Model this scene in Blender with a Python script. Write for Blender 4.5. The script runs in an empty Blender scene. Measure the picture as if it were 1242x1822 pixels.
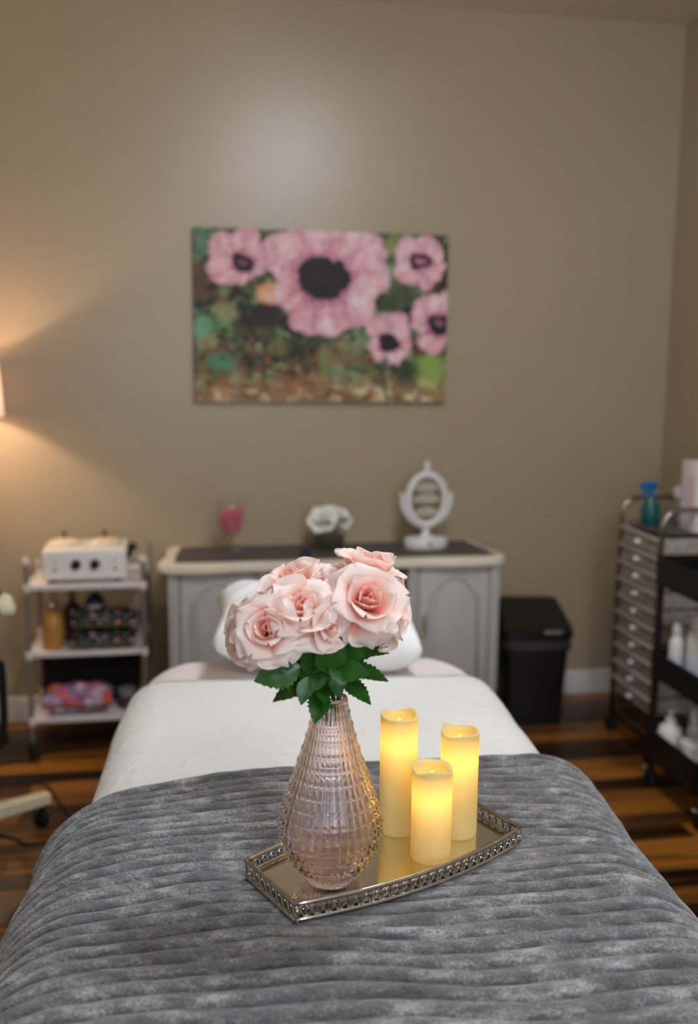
import bpy, bmesh, math, random
import numpy as np
from mathutils import Vector, Matrix, Quaternion

PI = math.pi
rnd = random.Random(7)
scn = bpy.context.scene
COL = scn.collection

# ------------------------------------------------------------------ camera
IW, IH = 1242.0, 1822.0
FPX, YAW, PITCH, ROLL, CAMH = 1777.3, 10.066, 8.771, 0.54, 1.502
_y, _p, _r = (math.radians(a) for a in (YAW, PITCH, ROLL))
_f = Vector((math.sin(_y)*math.cos(_p), math.cos(_y)*math.cos(_p), -math.sin(_p)))
_rt = Vector((math.cos(_y), -math.sin(_y), 0))
_up = _rt.cross(_f)
R2 = _rt*math.cos(_r) + _up*math.sin(_r)
U2 = -_rt*math.sin(_r) + _up*math.cos(_r)
CAM = Vector((0, 0, CAMH))
cd = bpy.data.cameras.new('camera')
cam = bpy.data.objects.new('camera', cd)
COL.objects.link(cam)
cd.sensor_fit = 'VERTICAL'
cd.sensor_height = 36.0
cd.sensor_width = 24.0
cd.lens = FPX/IH*36.0
cd.clip_start = 0.05
cd.dof.use_dof = True
cd.dof.focus_distance = 1.42
cd.dof.aperture_fstop = 2.4
cam.matrix_world = Matrix(((R2.x, U2.x, -_f.x, 0), (R2.y, U2.y, -_f.y, 0), (R2.z, U2.z, -_f.z, CAMH), (0, 0, 0, 1)))
scn.camera = cam

def ray(px, py):
    return _f + R2*((px-IW/2)/FPX) - U2*((py-IH/2)/FPX)
def atz(px, py, z):
    d = ray(px, py); return CAM + d*((z-CAMH)/d.z)
def aty(px, py, y):
    d = ray(px, py); return CAM + d*(y/d.y)
def atx(px, py, x):
    d = ray(px, py); return CAM + d*(x/d.x)

# ------------------------------------------------------------------ world, exposure
w = bpy.data.worlds.new('world'); scn.world = w
w.use_nodes = True
w.node_tree.nodes['Background'].inputs[0].default_value = (0.05, 0.05, 0.05, 1)
w.node_tree.nodes['Background'].inputs[1].default_value = 0.2
scn.view_settings.view_transform = 'Standard'
scn.view_settings.look = 'None'
scn.view_settings.gamma = 1.0
scn.view_settings.use_curve_mapping = False
scn.view_settings.exposure = 0.0
scn.cycles.max_bounces = 20; scn.cycles.transmission_bounces = 20; scn.cycles.transparent_max_bounces = 24

WALL_Y, WALL_R, WALL_L, WALL_F, CEIL = 4.139, 2.152, -1.75, -1.6, 2.895
CEIL_LAMPS = [((0.75, 1.68), 88.0), ((0.75, -0.75), 70.0)]      # ceiling globes: place and radiance; the second is added for frontal light
FILL_WINDOW_E = 5.5                                                  # glow of the window added behind the camera
LAMP_W = 17.0                                                     # floor lamp bulb
CANDLE_W = 0.085

# ------------------------------------------------------------------ materials
MATS = {}
def lin(c):
    return tuple(((x/255)/12.92 if x/255 <= .04045 else ((x/255+.055)/1.055)**2.4) for x in c)
def nd(nt, t, **kw):
    n = nt.nodes.new(t)
    for k, v in kw.items():
        setattr(n, k, v)
    return n
def mat(name, col, rough=.5, metal=0, var=0.0, vscale=8.0, stretch=(1, 1, 1), bump=0.0, bscale=60.0, sheen=0.0,
        trans=0.0, ior=1.45, spec=.5, alpha=1.0, translucent=0.0, emit=None, estr=0.0, attr=None, objrand=0.0, col2=None, coat=0.0, bdist=.01, detail=4):
    if name in MATS: return MATS[name]
    m = bpy.data.materials.new(name); m.use_nodes = True
    nt = m.node_tree; b = nt.nodes['Principled BSDF']; L = nt.links.new
    c = lin(col); b.inputs['Base Color'].default_value = (*c, 1)
    b.inputs['Roughness'].default_value = rough; b.inputs['Metallic'].default_value = metal
    b.inputs['IOR'].default_value = ior; b.inputs['Transmission Weight'].default_value = trans
    b.inputs['Specular IOR Level'].default_value = spec; b.inputs['Alpha'].default_value = alpha
    b.inputs['Sheen Weight'].default_value = sheen; b.inputs['Coat Weight'].default_value = coat
    tc = nd(nt, 'ShaderNodeTexCoord'); mp = nd(nt, 'ShaderNodeMapping'); mp.inputs['Scale'].default_value = stretch
    L(tc.outputs['Object'], mp.inputs['Vector'])
    src = None
    if attr:
        a = nd(nt, 'ShaderNodeAttribute', attribute_name=attr); src = a.outputs['Color']
    if var > 0 or col2:
        no = nd(nt, 'ShaderNodeTexNoise'); no.inputs['Scale'].default_value = vscale; no.inputs['Detail'].default_value = detail
        L(mp.outputs['Vector'], no.inputs['Vector'])
        rp = nd(nt, 'ShaderNodeValToRGB'); rp.color_ramp.elements[0].position = .32; rp.color_ramp.elements[1].position = .68
        if attr:
            rp.color_ramp.elements[0].color = (1-var,)*3+(1,); rp.color_ramp.elements[1].color = (1, 1, 1, 1)
            mx = nd(nt, 'ShaderNodeMixRGB', blend_type='MULTIPLY'); mx.inputs[0].default_value = 1
            L(src, mx.inputs[1]); L(rp.outputs[0], mx.inputs[2]); src = mx.outputs[0]
        else:
            c2 = lin(col2) if col2 else tuple(x*(1-var) for x in c)
            rp.color_ramp.elements[0].color = (*c2, 1); rp.color_ramp.elements[1].color = (*c, 1)
            src = rp.outputs[0]
        L(no.outputs['Fac'], rp.inputs[0])
    if objrand > 0:
        oi = nd(nt, 'ShaderNodeObjectInfo'); mr = nd(nt, 'ShaderNodeMapRange'); mr.inputs[3].default_value = 1-objrand; mr.inputs[4].default_value = 1+objrand*.4
        L(oi.outputs['Random'], mr.inputs[0])
        mx = nd(nt, 'ShaderNodeMixRGB', blend_type='MULTIPLY'); mx.inputs[0].default_value = 1
        if src is None: mx.inputs[1].default_value = (*c, 1)
        else: L(src, mx.inputs[1])
        L(mr.outputs[0], mx.inputs[2]); src = mx.outputs[0]
    if src is not None: L(src, b.inputs['Base Color'])
    if bump > 0:
        n2 = nd(nt, 'ShaderNodeTexNoise'); n2.inputs['Scale'].default_value = bscale; n2.inputs['Detail'].default_value = 3
        L(mp.outputs['Vector'], n2.inputs['Vector'])
        bp = nd(nt, 'ShaderNodeBump'); bp.inputs['Strength'].default_value = bump; bp.inputs['Distance'].default_value = bdist
        L(n2.outputs['Fac'], bp.inputs['Height']); L(bp.outputs[0], b.inputs['Normal'])
    if emit:
        b.inputs['Emission Color'].default_value = (*lin(emit), 1); b.inputs['Emission Strength'].default_value = estr
    if translucent > 0:
        tr = nd(nt, 'ShaderNodeBsdfTranslucent'); ms = nd(nt, 'ShaderNodeMixShader'); ms.inputs[0].default_value = translucent
        if src is not None: L(src, tr.inputs[0])
        else: tr.inputs[0].default_value = (*c, 1)
        L(b.outputs[0], ms.inputs[1]); L(tr.outputs[0], ms.inputs[2])
        L(ms.outputs[0], nt.nodes['Material Output'].inputs[0])
    MATS[name] = m
    return m

def thin_glass(name, col, rough=.03, haze=0.0, hazecol=(220, 220, 220)):
    m = bpy.data.materials.new(name); m.use_nodes = True; nt = m.node_tree; L = nt.links.new; nt.nodes.remove(nt.nodes['Principled BSDF'])
    tr = nd(nt, 'ShaderNodeBsdfTransparent'); tr.inputs[0].default_value = (*lin(col), 1)
    gl = nd(nt, 'ShaderNodeBsdfGlossy'); gl.inputs['Roughness'].default_value = rough
    fr = nd(nt, 'ShaderNodeLayerWeight'); pw = nd(nt, 'ShaderNodeMath', operation='POWER'); pw.inputs[1].default_value = 4
    L(fr.outputs['Facing'], pw.inputs[0]); fm = nd(nt, 'ShaderNodeMath', operation='MULTIPLY_ADD'); fm.inputs[1].default_value = .5; fm.inputs[2].default_value = .05; L(pw.outputs[0], fm.inputs[0])
    ms = nd(nt, 'ShaderNodeMixShader'); L(fm.outputs[0], ms.inputs[0]); L(gl.outputs[0], ms.inputs[2])
    if haze:
        df = nd(nt, 'ShaderNodeBsdfPrincipled'); df.inputs['Base Color'].default_value = (*lin(hazecol), 1); df.inputs['Roughness'].default_value = .4
        no = nd(nt, 'ShaderNodeTexNoise'); no.inputs['Scale'].default_value = 9
        mh = nd(nt, 'ShaderNodeMath', operation='MULTIPLY'); mh.inputs[1].default_value = haze*2; L(no.outputs['Fac'], mh.inputs[0])
        m2 = nd(nt, 'ShaderNodeMixShader'); L(mh.outputs[0], m2.inputs[0]); L(tr.outputs[0], m2.inputs[1]); L(df.outputs[0], m2.inputs[2]); L(m2.outputs[0], ms.inputs[1])
    else: L(tr.outputs[0], ms.inputs[1])
    L(ms.outputs[0], nt.nodes['Material Output'].inputs[0]); MATS[name] = m
    return m

# ------------------------------------------------------------------ mesh helpers
class MB:
    def __init__(s): s.v = []; s.f = []
    def add(s, v, f, M=None):
        o = len(s.v)
        s.v += [tuple(M @ Vector(p)) for p in v] if M is not None else [tuple(p) for p in v]
        s.f += [tuple(i+o for i in q) for q in f]
        return s
    def box(s, c, d, bev=0.0, seg=2, M=None):
        bm = bmesh.new(); bmesh.ops.create_cube(bm, size=1)
        for v in bm.verts: v.co = Vector((v.co.x*d[0]+c[0], v.co.y*d[1]+c[1], v.co.z*d[2]+c[2]))
        if bev > 0: bmesh.ops.bevel(bm, geom=list(bm.edges), offset=bev, segments=seg, affect='EDGES', profile=.5)
        bm.verts.index_update()
        v = [tuple(x.co) for x in bm.verts]; f = [tuple(x.index for x in q.verts) for q in bm.faces]; bm.free()
        return s.add(v, f, M)
    def lathe(s, prof, n=24, c=(0, 0, 0), M=None, sx=1, sy=1, cap=True):
        v = []; f = []
        for r, z in prof:
            for i in range(n):
                a = 2*PI*i/n; v.append((c[0]+r*sx*math.cos(a), c[1]+r*sy*math.sin(a), c[2]+z))
        for j in range(len(prof)-1):
            for i in range(n):
                k = (i+1) % n; f.append((j*n+i, j*n+k, (j+1)*n+k, (j+1)*n+i))
        if prof[0][0] > 1e-5: f.append(tuple(reversed(range(n))))
        if cap and prof[-1][0] > 1e-5: f.append(tuple((len(prof)-1)*n+i for i in range(n)))
        return s.add(v, f, M)
    def tube(s, pts, r, n=8, closed=False, M=None, flat=1.0):
        pts = [Vector(p) for p in pts]; N = len(pts); v = []; f = []
        rr = r if isinstance(r, (list, tuple)) else [r]*N
        up = None
        for i in range(N):
            a = pts[(i-1) % N] if (closed or i > 0) else pts[0]
            b = pts[(i+1) % N] if (closed or i < N-1) else pts[-1]
            t = (b-a).normalized()
            if up is None:
                up = Vector((0, 0, 1)) if abs(t.z) < .9 else Vector((1, 0, 0))
            x = up.cross(t)
            if x.length < 1e-5: x = Vector((1, 0, 0)).cross(t)
            x.normalize(); up = t.cross(x).normalized()
            for k in range(n):
                q = 2*PI*k/n; v.append(tuple(pts[i] + x*math.cos(q)*rr[i] + up*math.sin(q)*rr[i]*flat))
        for i in range(N if closed else N-1):
            j = (i+1) % N
            for k in range(n):
                l = (k+1) % n; f.append((i*n+k, i*n+l, j*n+l, j*n+k))
        if not closed:
            f.append(tuple(reversed(range(n)))); f.append(tuple((N-1)*n+k for k in range(n)))
        return s.add(v, f, M)
    def prism(s, poly, z0, z1, bev=0.0, seg=2, M=None):
        bm = bmesh.new(); vs = [bm.verts.new((p[0], p[1], z0)) for p in poly]
        fc = bm.faces.new(vs); r = bmesh.ops.extrude_face_region(bm, geom=[fc])
        for e in r['geom']:
            if isinstance(e, bmesh.types.BMVert): e.co.z = z1
        bmesh.ops.recalc_face_normals(bm, faces=list(bm.faces))
        if bev > 0:
            eds = [e for e in bm.edges if abs(e.verts[0].co.z-e.verts[1].co.z) < 1e-7 and (e.verts[0].co.z > max(z0, z1)-1e-6 or bev < 0)]
            bmesh.ops.bevel(bm, geom=eds, offset=bev, segments=seg, affect='EDGES', profile=.5)
        bm.verts.index_update()
        v = [tuple(x.co) for x in bm.verts]; f = [tuple(x.index for x in q.verts) for q in bm.faces]; bm.free()
        return s.add(v, f, M)
    def mesh(s, name, m, smooth=True, ang=40):
        me = bpy.data.meshes.new(name); me.from_pydata(s.v, [], s.f); me.update()
        if m: me.materials.append(m)
        if smooth:
            me.polygons.foreach_set('use_smooth', [True]*len(me.polygons))
            try: me.set_sharp_from_angle(angle=math.radians(ang))
            except Exception: pass
        return me
    def obj(s, name, m, parent=None, smooth=True, ang=40, loc=None, rot=None):
        return link(name, s.mesh(name, m, smooth, ang), parent, loc, rot)

def link(name, me, parent=None, loc=None, rot=None):
    o = bpy.data.objects.new(name, me); COL.objects.link(o)
    if parent: o.parent = parent
    if loc is not None: o.location = loc
    if rot is not None: o.rotation_euler = rot
    return o
def rest(o, z):                     # lower or lift a turned mesh object until its lowest vertex is at z
    R_ = o.rotation_euler.to_matrix(); lo_ = min((R_ @ v.co).z for v in o.data.vertices); o.location.z = z-lo_
    return max((R_ @ v.co).z for v in o.data.vertices)-lo_
def thing(name, label, cat, loc=(0, 0, 0), rz=0.0, group=None):
    o = bpy.data.objects.new(name, None); COL.objects.link(o); o.empty_display_size = .05
    o.location = loc; o.rotation_euler = (0, 0, rz)
    return tag(o, label, cat, group)
def tag(o, label, cat, group=None):
    o['label'] = label; o['category'] = cat
    if group: o['group'] = group
    return o
def struct(o, label=None, cat=None):
    o['kind'] = 'structure'
    if label: o['label'] = label; o['category'] = cat
    return o
def dup(root, parent=None):
    c = root.copy(); COL.objects.link(c)
    if parent is not None: c.parent = parent
    for ch in list(root.children): dup(ch, c)
    return c
def frame_to(z, x=None):            # rotation whose local +Z is z (and +X near x)
    z = Vector(z).normalized(); x = Vector(x) if x is not None else (Vector((1, 0, 0)) if abs(z.x) < .9 else Vector((0, 1, 0)))
    x = (x - z*x.dot(z)).normalized(); y = z.cross(x)
    return Matrix(((x.x, y.x, z.x), (x.y, y.y, z.y), (x.z, y.z, z.z)))
def setM(o, loc, R3):
    o.rotation_mode = 'QUATERNION'; o.location = loc; o.rotation_quaternion = R3.to_quaternion()
def arc(c, r, a0, a1, n):
    return [(c[0]+r*math.cos(math.radians(a0+(a1-a0)*i/n)), c[1]+r*math.sin(math.radians(a0+(a1-a0)*i/n))) for i in range(n+1)]
def vnoise(x, y, seed=0):           # smooth value noise, numpy
    xi = np.floor(x).astype(int); yi = np.floor(y).astype(int); fx = x-xi; fy = y-yi
    fx = fx*fx*(3-2*fx); fy = fy*fy*(3-2*fy)
    def h(a, b):
        t = np.sin(a*127.1+b*311.7+seed*74.7)*43758.5453
        return t-np.floor(t)
    return (h(xi, yi)*(1-fx)+h(xi+1, yi)*fx)*(1-fy)+(h(xi, yi+1)*(1-fx)+h(xi+1, yi+1)*fx)*fy
def fbm(x, y, seed=0, o=4):
    s = 0; a = .5; t = 0
    for i in range(o):
        s = s+a*vnoise(x*2**i, y*2**i, seed+i*13); t += a; a *= .5
    return s/t

# ------------------------------------------------------------------ common materials
M_wall = mat('wall_paint', (168, 152, 124), rough=.34, var=.03, vscale=3, bump=.08, bscale=160, bdist=.002, spec=.6)
M_ceil = mat('ceiling_texture', (228, 218, 202), rough=.9, bump=.6, bscale=90, bdist=.01)
M_trim = mat('white_trim_paint', (205, 200, 192), rough=.45, var=.03)
M_chrome = mat('chrome', (190, 186, 180), rough=.18, metal=1, var=.05)
M_chromedk = mat('aged_chrome', (160, 150, 140), rough=.2, metal=1, var=.1)
M_black = mat('black_plastic', (14, 14, 15), rough=.42, var=.1, vscale=20)
M_rubber = mat('black_rubber', (12, 12, 12), rough=.7, var=.1)
M_whitepl = mat('white_plastic', (226, 220, 216), rough=.35, var=.03)
M_cream = mat('cream_plastic', (212, 202, 172), rough=.4, var=.05)

# ------------------------------------------------------------------ room shell
def plane_box(name, c, d, m): return struct(MB().box(c, d).obj(name, m, smooth=False))
T = .1
plane_box('wall_back', ((WALL_L+WALL_R)/2, WALL_Y+T/2, CEIL/2), (WALL_R-WALL_L+2*T, T, CEIL), M_wall)
plane_box('wall_right', (WALL_R+T/2, (WALL_F+WALL_Y)/2, CEIL/2), (T, WALL_Y-WALL_F, CEIL), M_wall)
plane_box('wall_left', (WALL_L-T/2, (WALL_F+WALL_Y)/2, CEIL/2), (T, WALL_Y-WALL_F, CEIL), M_wall)
plane_box('wall_front', ((WALL_L+WALL_R)/2, WALL_F-T/2, CEIL/2), (WALL_R-WALL_L+2*T, T, CEIL), M_wall)
plane_box('ceiling', ((WALL_L+WALL_R)/2, (WALL_F+WALL_Y)/2, CEIL+T/2), (WALL_R-WALL_L+2*T, WALL_Y-WALL_F+2*T, T), M_ceil)
M_sub = mat('floor_gap', (16, 8, 4), rough=.8)
floor = plane_box('floor', ((WALL_L+WALL_R)/2, (WALL_F+WALL_Y)/2, -.012-T/2), (WALL_R-WALL_L+2*T, WALL_Y-WALL_F+2*T, T), M_sub)

def wood_mat(name, dark, light, vs=1.0):
    m = bpy.data.materials.new(name); m.use_nodes = True; nt = m.node_tree; L = nt.links.new; b = nt.nodes['Principled BSDF']
    tc = nd(nt, 'ShaderNodeTexCoord'); oi = nd(nt, 'ShaderNodeObjectInfo')
    ad = nd(nt, 'ShaderNodeVectorMath', operation='ADD'); sc = nd(nt, 'ShaderNodeVectorMath', operation='SCALE'); sc.inputs['Scale'].default_value = 37
    cx = nd(nt, 'ShaderNodeCombineXYZ'); L(oi.outputs['Random'], cx.inputs[0]); L(oi.outputs['Random'], cx.inputs[1]); L(cx.outputs[0], sc.inputs[0])
    L(tc.outputs['Object'], ad.inputs[0]); L(sc.outputs[0], ad.inputs[1])
    mp = nd(nt, 'ShaderNodeMapping'); mp.inputs['Scale'].default_value = (1.6*vs, 26*vs, 4)
    L(ad.outputs[0], mp.inputs[0])
    no = nd(nt, 'ShaderNodeTexNoise'); no.inputs['Scale'].default_value = 1.2; no.inputs['Detail'].default_value = 5; no.inputs['Distortion'].default_value = .8
    L(mp.outputs[0], no.inputs['Vector'])
    mth = nd(nt, 'ShaderNodeMath', operation='MULTIPLY_ADD'); mth.inputs[1].default_value = .62; mth.inputs[2].default_value = -.3
    L(oi.outputs['Random'], mth.inputs[0])
    a2 = nd(nt, 'ShaderNodeMath', operation='ADD'); L(no.outputs['Fac'], a2.inputs[0]); L(mth.outputs[0], a2.inputs[1])
    rp = nd(nt, 'ShaderNodeValToRGB'); e = rp.color_ramp.elements
    e[0].position = .22; e[0].color = (*lin(dark), 1); e[1].position = .8; e[1].color = (*lin(light), 1)
    k = rp.color_ramp.elements.new(.5); k.color = (*lin(tuple((x*.55+y*.45) for x, y in zip(dark, light))), 1)
    L(a2.outputs[0], rp.inputs[0]); L(rp.outputs[0], b.inputs['Base Color'])
    b.inputs['Roughness'].default_value = .34
    bp = nd(nt, 'ShaderNodeBump'); bp.inputs['Strength'].default_value = .12; bp.inputs['Distance'].default_value = .003
    L(no.outputs['Fac'], bp.inputs['Height']); L(bp.outputs[0], b.inputs['Normal'])
    return m
M_plank = wood_mat('walnut_plank', (26, 11, 3), (160, 100, 32))
PW, PL = .092, 1.22
plank_me = {}
def plank(x0, x1, yc):
    key = round(x1-x0, 3)
    if key not in plank_me:
        bm = MB().box((0, 0, -.006), (x1-x0-.0015, PW-.0016, .012), .0012, 1)
        plank_me[key] = bm.mesh('plank', M_plank, smooth=False)
    o = link('plank', plank_me[key], floor, ((x0+x1)/2, yc, 0))
row = 0
yc = WALL_Y-PW/2
while yc > 0.3:
    x = WALL_L + .02 - rnd.choice((0, .305, .61, .915))
    while x < WALL_R:
        a = max(x, WALL_L); b = min(x+PL, WALL_R)
        if b-a > .03: plank(a, b, yc)
        x += PL
    yc -= PW; row += 1
MB().box(((WALL_L+WALL_R)/2, (WALL_F+yc+PW/2)/2, -.006), (WALL_R-WALL_L, yc+PW/2-WALL_F-.002, .012)).obj('plank', M_plank, floor, smooth=False)

def baseboard(name, p0, p1, nrm):
    prof = [(0, 0), (.016, 0), (.016, .075), (.012, .085), (.012, .092), (.006, .104), (0, .106)]
    p0 = Vector(p0); p1 = Vector(p1); n = Vector(nrm)
    v = [tuple(p+n*a+Vector((0, 0, z+.0005))) for p in (p0, p1) for a, z in prof]; k = len(prof)
    f = [(i, (i+1) % k, k+(i+1) % k, k+i) for i in range(k)] + [tuple(range(k)), tuple(reversed(range(k, 2*k)))]
    return struct(MB().add(v, f).obj(name, M_trim, ang=25))
baseboard('baseboard_back', (WALL_L+.017, WALL_Y, 0), (WALL_R-.017, WALL_Y, 0), (0, -1, 0))
baseboard('baseboard_right', (WALL_R, WALL_F, 0), (WALL_R, WALL_Y-.017, 0), (-1, 0, 0))
baseboard('baseboard_left', (WALL_L, WALL_F, 0), (WALL_L, WALL_Y-.017, 0), (1, 0, 0))

# ceiling fixtures; the one behind the camera is unseen, added as frontal fill
M_diff = mat('lamp_diffuser', (255, 250, 240), rough=.5)
for i, ((lx, ly), wt) in enumerate(CEIL_LAMPS):
    t = thing('ceiling_light', ['round flush ceiling light over the treatment bed', 'round flush ceiling light behind the foot of the bed'][i], 'ceiling light', (lx, ly, CEIL))
    MB().lathe([(.0, 0), (.24, 0), (.24, -.03), (.215, -.045), (.215, -.02), (0, -.02)], 40).obj('rim', M_chrome, t)
    MB().lathe([(.17, -.022), (.178, -.05), (.172, -.09), (.145, -.135), (.10, -.165), (.05, -.18), (0, -.184)], 40).obj('diffuser', mat('lamp_diffuser_glow_%d' % wt, (255, 250, 242), emit=(238, 245, 255), estr=wt), t)

# unseen window added behind the camera to light the back wall frontally
wn = struct(MB().box((0, 0, 0), (1.64, .03, .05)).box((0, 0, 1.3), (1.64, .03, .05)).box((-.8, 0, .65), (.05, .03, 1.3)).box((.8, 0, .65), (.05, .03, 1.3)).box((0, 0, .65), (.04, .03, 1.3)).obj('fill_window', M_trim, smooth=False))
wn.location = (.35, WALL_F+.0155, .95)
MB().box((0, -.006, .65), (1.6, .006, 1.3)).obj('fill_pane', mat('fill_light_pane', (235, 240, 250), rough=.2, emit=(226, 238, 255), estr=FILL_WINDOW_E), wn, smooth=False)

# ------------------------------------------------------------------ treatment bed
BETA = math.radians(4.5)
U0 = .141
BC = Vector((math.cos(BETA), -math.sin(BETA), 0)); BA = Vector((math.sin(BETA), math.cos(BETA), 0))
BED_O = BC*U0                      # bed frame origin on the floor
BR = -BETA
def bed(u, v, z): return BED_O + BC*u + BA*v + Vector((0, 0, z))
def bedloc(p):
    d = Vector(p)-BED_O; return d.dot(BC), d.dot(BA), p[2]
BTOP = .745                        # top of the pad
V0, V1 = .56, 2.44
t = thing('treatment_bed', 'padded treatment bed with wooden legs under white quilt', 'bed', BED_O, BR)
M_vinyl = mat('vinyl_pad', (215, 208, 196), rough=.5, bump=.1, bscale=200)
M_beech = mat('beech_wood', (150, 105, 62), rough=.45, var=.3, vscale=3, stretch=(1, 1, 8))
def rrect(hx, y0, y1, r, n=6):
    p = []
    for cx, cy, a in ((hx-r, y1-r, 0), (-hx+r, y1-r, 90), (-hx+r, y0+r, 180), (hx-r, y0+r, 270)): p += arc((cx, cy), r, a, a+90, n)
    return p
MB().prism(rrect(.375, V0+.02, V1-.03, .08), BTOP-.09, BTOP-.012, .025, 4).obj('mattress_pad', M_vinyl, t)
MB().box((0, (V0+V1)/2, BTOP-.12), (.70, V1-V0-.16, .058), .004).obj('frame', M_beech, t)
for sx in (-1, 1):
    for vv in (V0+.2, V1-.22):
        MB().box((sx*.31, vv, (BTOP-.15)/2), (.05, .06, BTOP-.15), .006).obj('leg', M_beech, t)
    MB().box((sx*.31, (V0+V1)/2, .3), (.03, V1-V0-.48, .04), .004).obj('side_rail', M_beech, t)

def sheet(name, v_list, half, Rr, drop_z, ztop, flareL, flareR, m, thick, nu=90, head=None, rib=None, wav=0.0, bump=None, hem=None, vwave=None):
    """cloth lying over the bed: a rounded cross-section swept along the bed; v_list may bend down over the head end."""
    V = []; nv = len(v_list)
    # arc-length cross-section samples, denser near the fold
    L1, L2 = half, half+Rr*PI/2
    L3 = L2 + (ztop-Rr-drop_z)
    ss = np.linspace(-L3, L3, nu)
    for j, vv in enumerate(v_list):
        v, dz, hs = vv if isinstance(vv, tuple) else (vv, 0.0, 0.0)
        for i, s in enumerate(ss):
            sg = 1 if s > 0 else -1; a = abs(s); hf = half-hs
            fl = flareR if sg > 0 else flareL
            fl = fl(v) if callable(fl) else fl
            if a < L1: u = a/L1*hf; z = ztop; n = (0, 1)
            elif a < L2:
                q = (a-L1)/Rr; u = hf+Rr*math.sin(q); z = ztop-Rr+Rr*math.cos(q); n = (math.sin(q), math.cos(q))
            else:
                q = a-L2; u = hf+Rr+fl*(q/(L3-L2))**1.2; z = ztop-Rr-q; n = (1, .05)
            # soft sag of the flat part and drape waves on the sides
            sd = max(0, (a-L1)/(L3-L1))
            if wav: u += wav*sd*math.sin(v*11+sg*1.3)+wav*.6*sd*math.sin(v*23+1.1+sg)
            z -= dz
            vvv = v + (vwave(s, v) if vwave else 0)
            h = 0
            if rib: h = rib(s, v)
            V.append((sg*(u+n[0]*h), vvv, z+n[1]*h))
    F = [(j*nu+i, j*nu+i+1, (j+1)*nu+i+1, (j+1)*nu+i) for j in range(nv-1) for i in range(nu-1)]
    o = MB().add(V, F).obj(name, m, None, ang=180)
    o.location = BED_O; o.rotation_euler = (0, 0, BR)
    sd = o.modifiers.new('thickness', 'SOLIDIFY'); sd.thickness = thick; sd.offset = -1
    return o
def corner_hs(v, vend, rc):
    d = v-(vend-rc)
    return 0 if d <= 0 else rc-math.sqrt(max(0, rc*rc-d*d))
def head_rows(v0, vend, step, Rr, rc, drop):
    rows = [(float(v), 0.0, corner_hs(v, vend, rc)*.6) for v in np.arange(v0, vend-Rr*.5, step)]
    hs = corner_hs(vend-Rr*.3, vend, rc)*.6
    for k in range(1, 9):
        q = k/8*PI/2; rows.append((vend-Rr*.5+Rr*math.sin(q), Rr*(1-math.cos(q)), hs))
    for k in range(1, 6): rows.append((vend+Rr*.5+.004*k, Rr+drop*k/5, hs))
    return rows
# pink under-blanket at the head end
M_pink = mat('pink_fleece', (234, 222, 218), rough=.9, sheen=.3, var=.06, vscale=60, bump=.3, bscale=260, bdist=.004)
pk = sheet('pink_blanket', head_rows(1.95, 2.45, .03, .07, .14, .3), .330, .095, .36, BTOP+.004, .02, .02, M_pink, .006, nu=80, wav=.006)
tag(pk, 'pale pink fleece blanket folded back at the head of the bed', 'blanket')
# white quilt
def quilt_mat():
    m = mat('white_quilt', (222, 221, 216), rough=.85, sheen=.15)
    nt = m.node_tree; L = nt.links.new; b = nt.nodes['Principled BSDF']
    tc = nd(nt, 'ShaderNodeTexCoord'); no = nd(nt, 'ShaderNodeTexNoise'); no.inputs['Scale'].default_value = 7; no.inputs['Detail'].default_value = 1
    L(tc.outputs['Object'], no.inputs['Vector'])
    mx = nd(nt, 'ShaderNodeVectorMath', operation='SCALE'); mx.inputs['Scale'].default_value = .16; L(no.outputs['Color'], mx.inputs[0])
    ad = nd(nt, 'ShaderNodeVectorMath', operation='ADD'); L(tc.outputs['Object'], ad.inputs[0]); L(mx.outputs[0], ad.inputs[1])
    vo = nd(nt, 'ShaderNodeTexVoronoi', feature='SMOOTH_F1'); vo.inputs['Scale'].default_value = 46; L(ad.outputs[0], vo.inputs['Vector'])
    bp = nd(nt, 'ShaderNodeBump'); bp.inputs['Strength'].default_value = .55; bp.inputs['Distance'].default_value = .008; bp.invert = True
    L(vo.outputs['Distance'], bp.inputs['Height']); L(bp.outputs[0], b.inputs['Normal'])
    return m
qt = sheet('white_quilt', [float(x) for x in np.arange(.57, 2.235, .02)], .345, .095, .22, BTOP+.022, .035, .035, quilt_mat(), .010, nu=110, wav=.006,
           rib=lambda s, v: .0025*math.sin(v*19+s*7)*math.sin(s*13+v*5))
tag(qt, 'white stitched quilt spread over the treatment bed', 'quilt')
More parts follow.
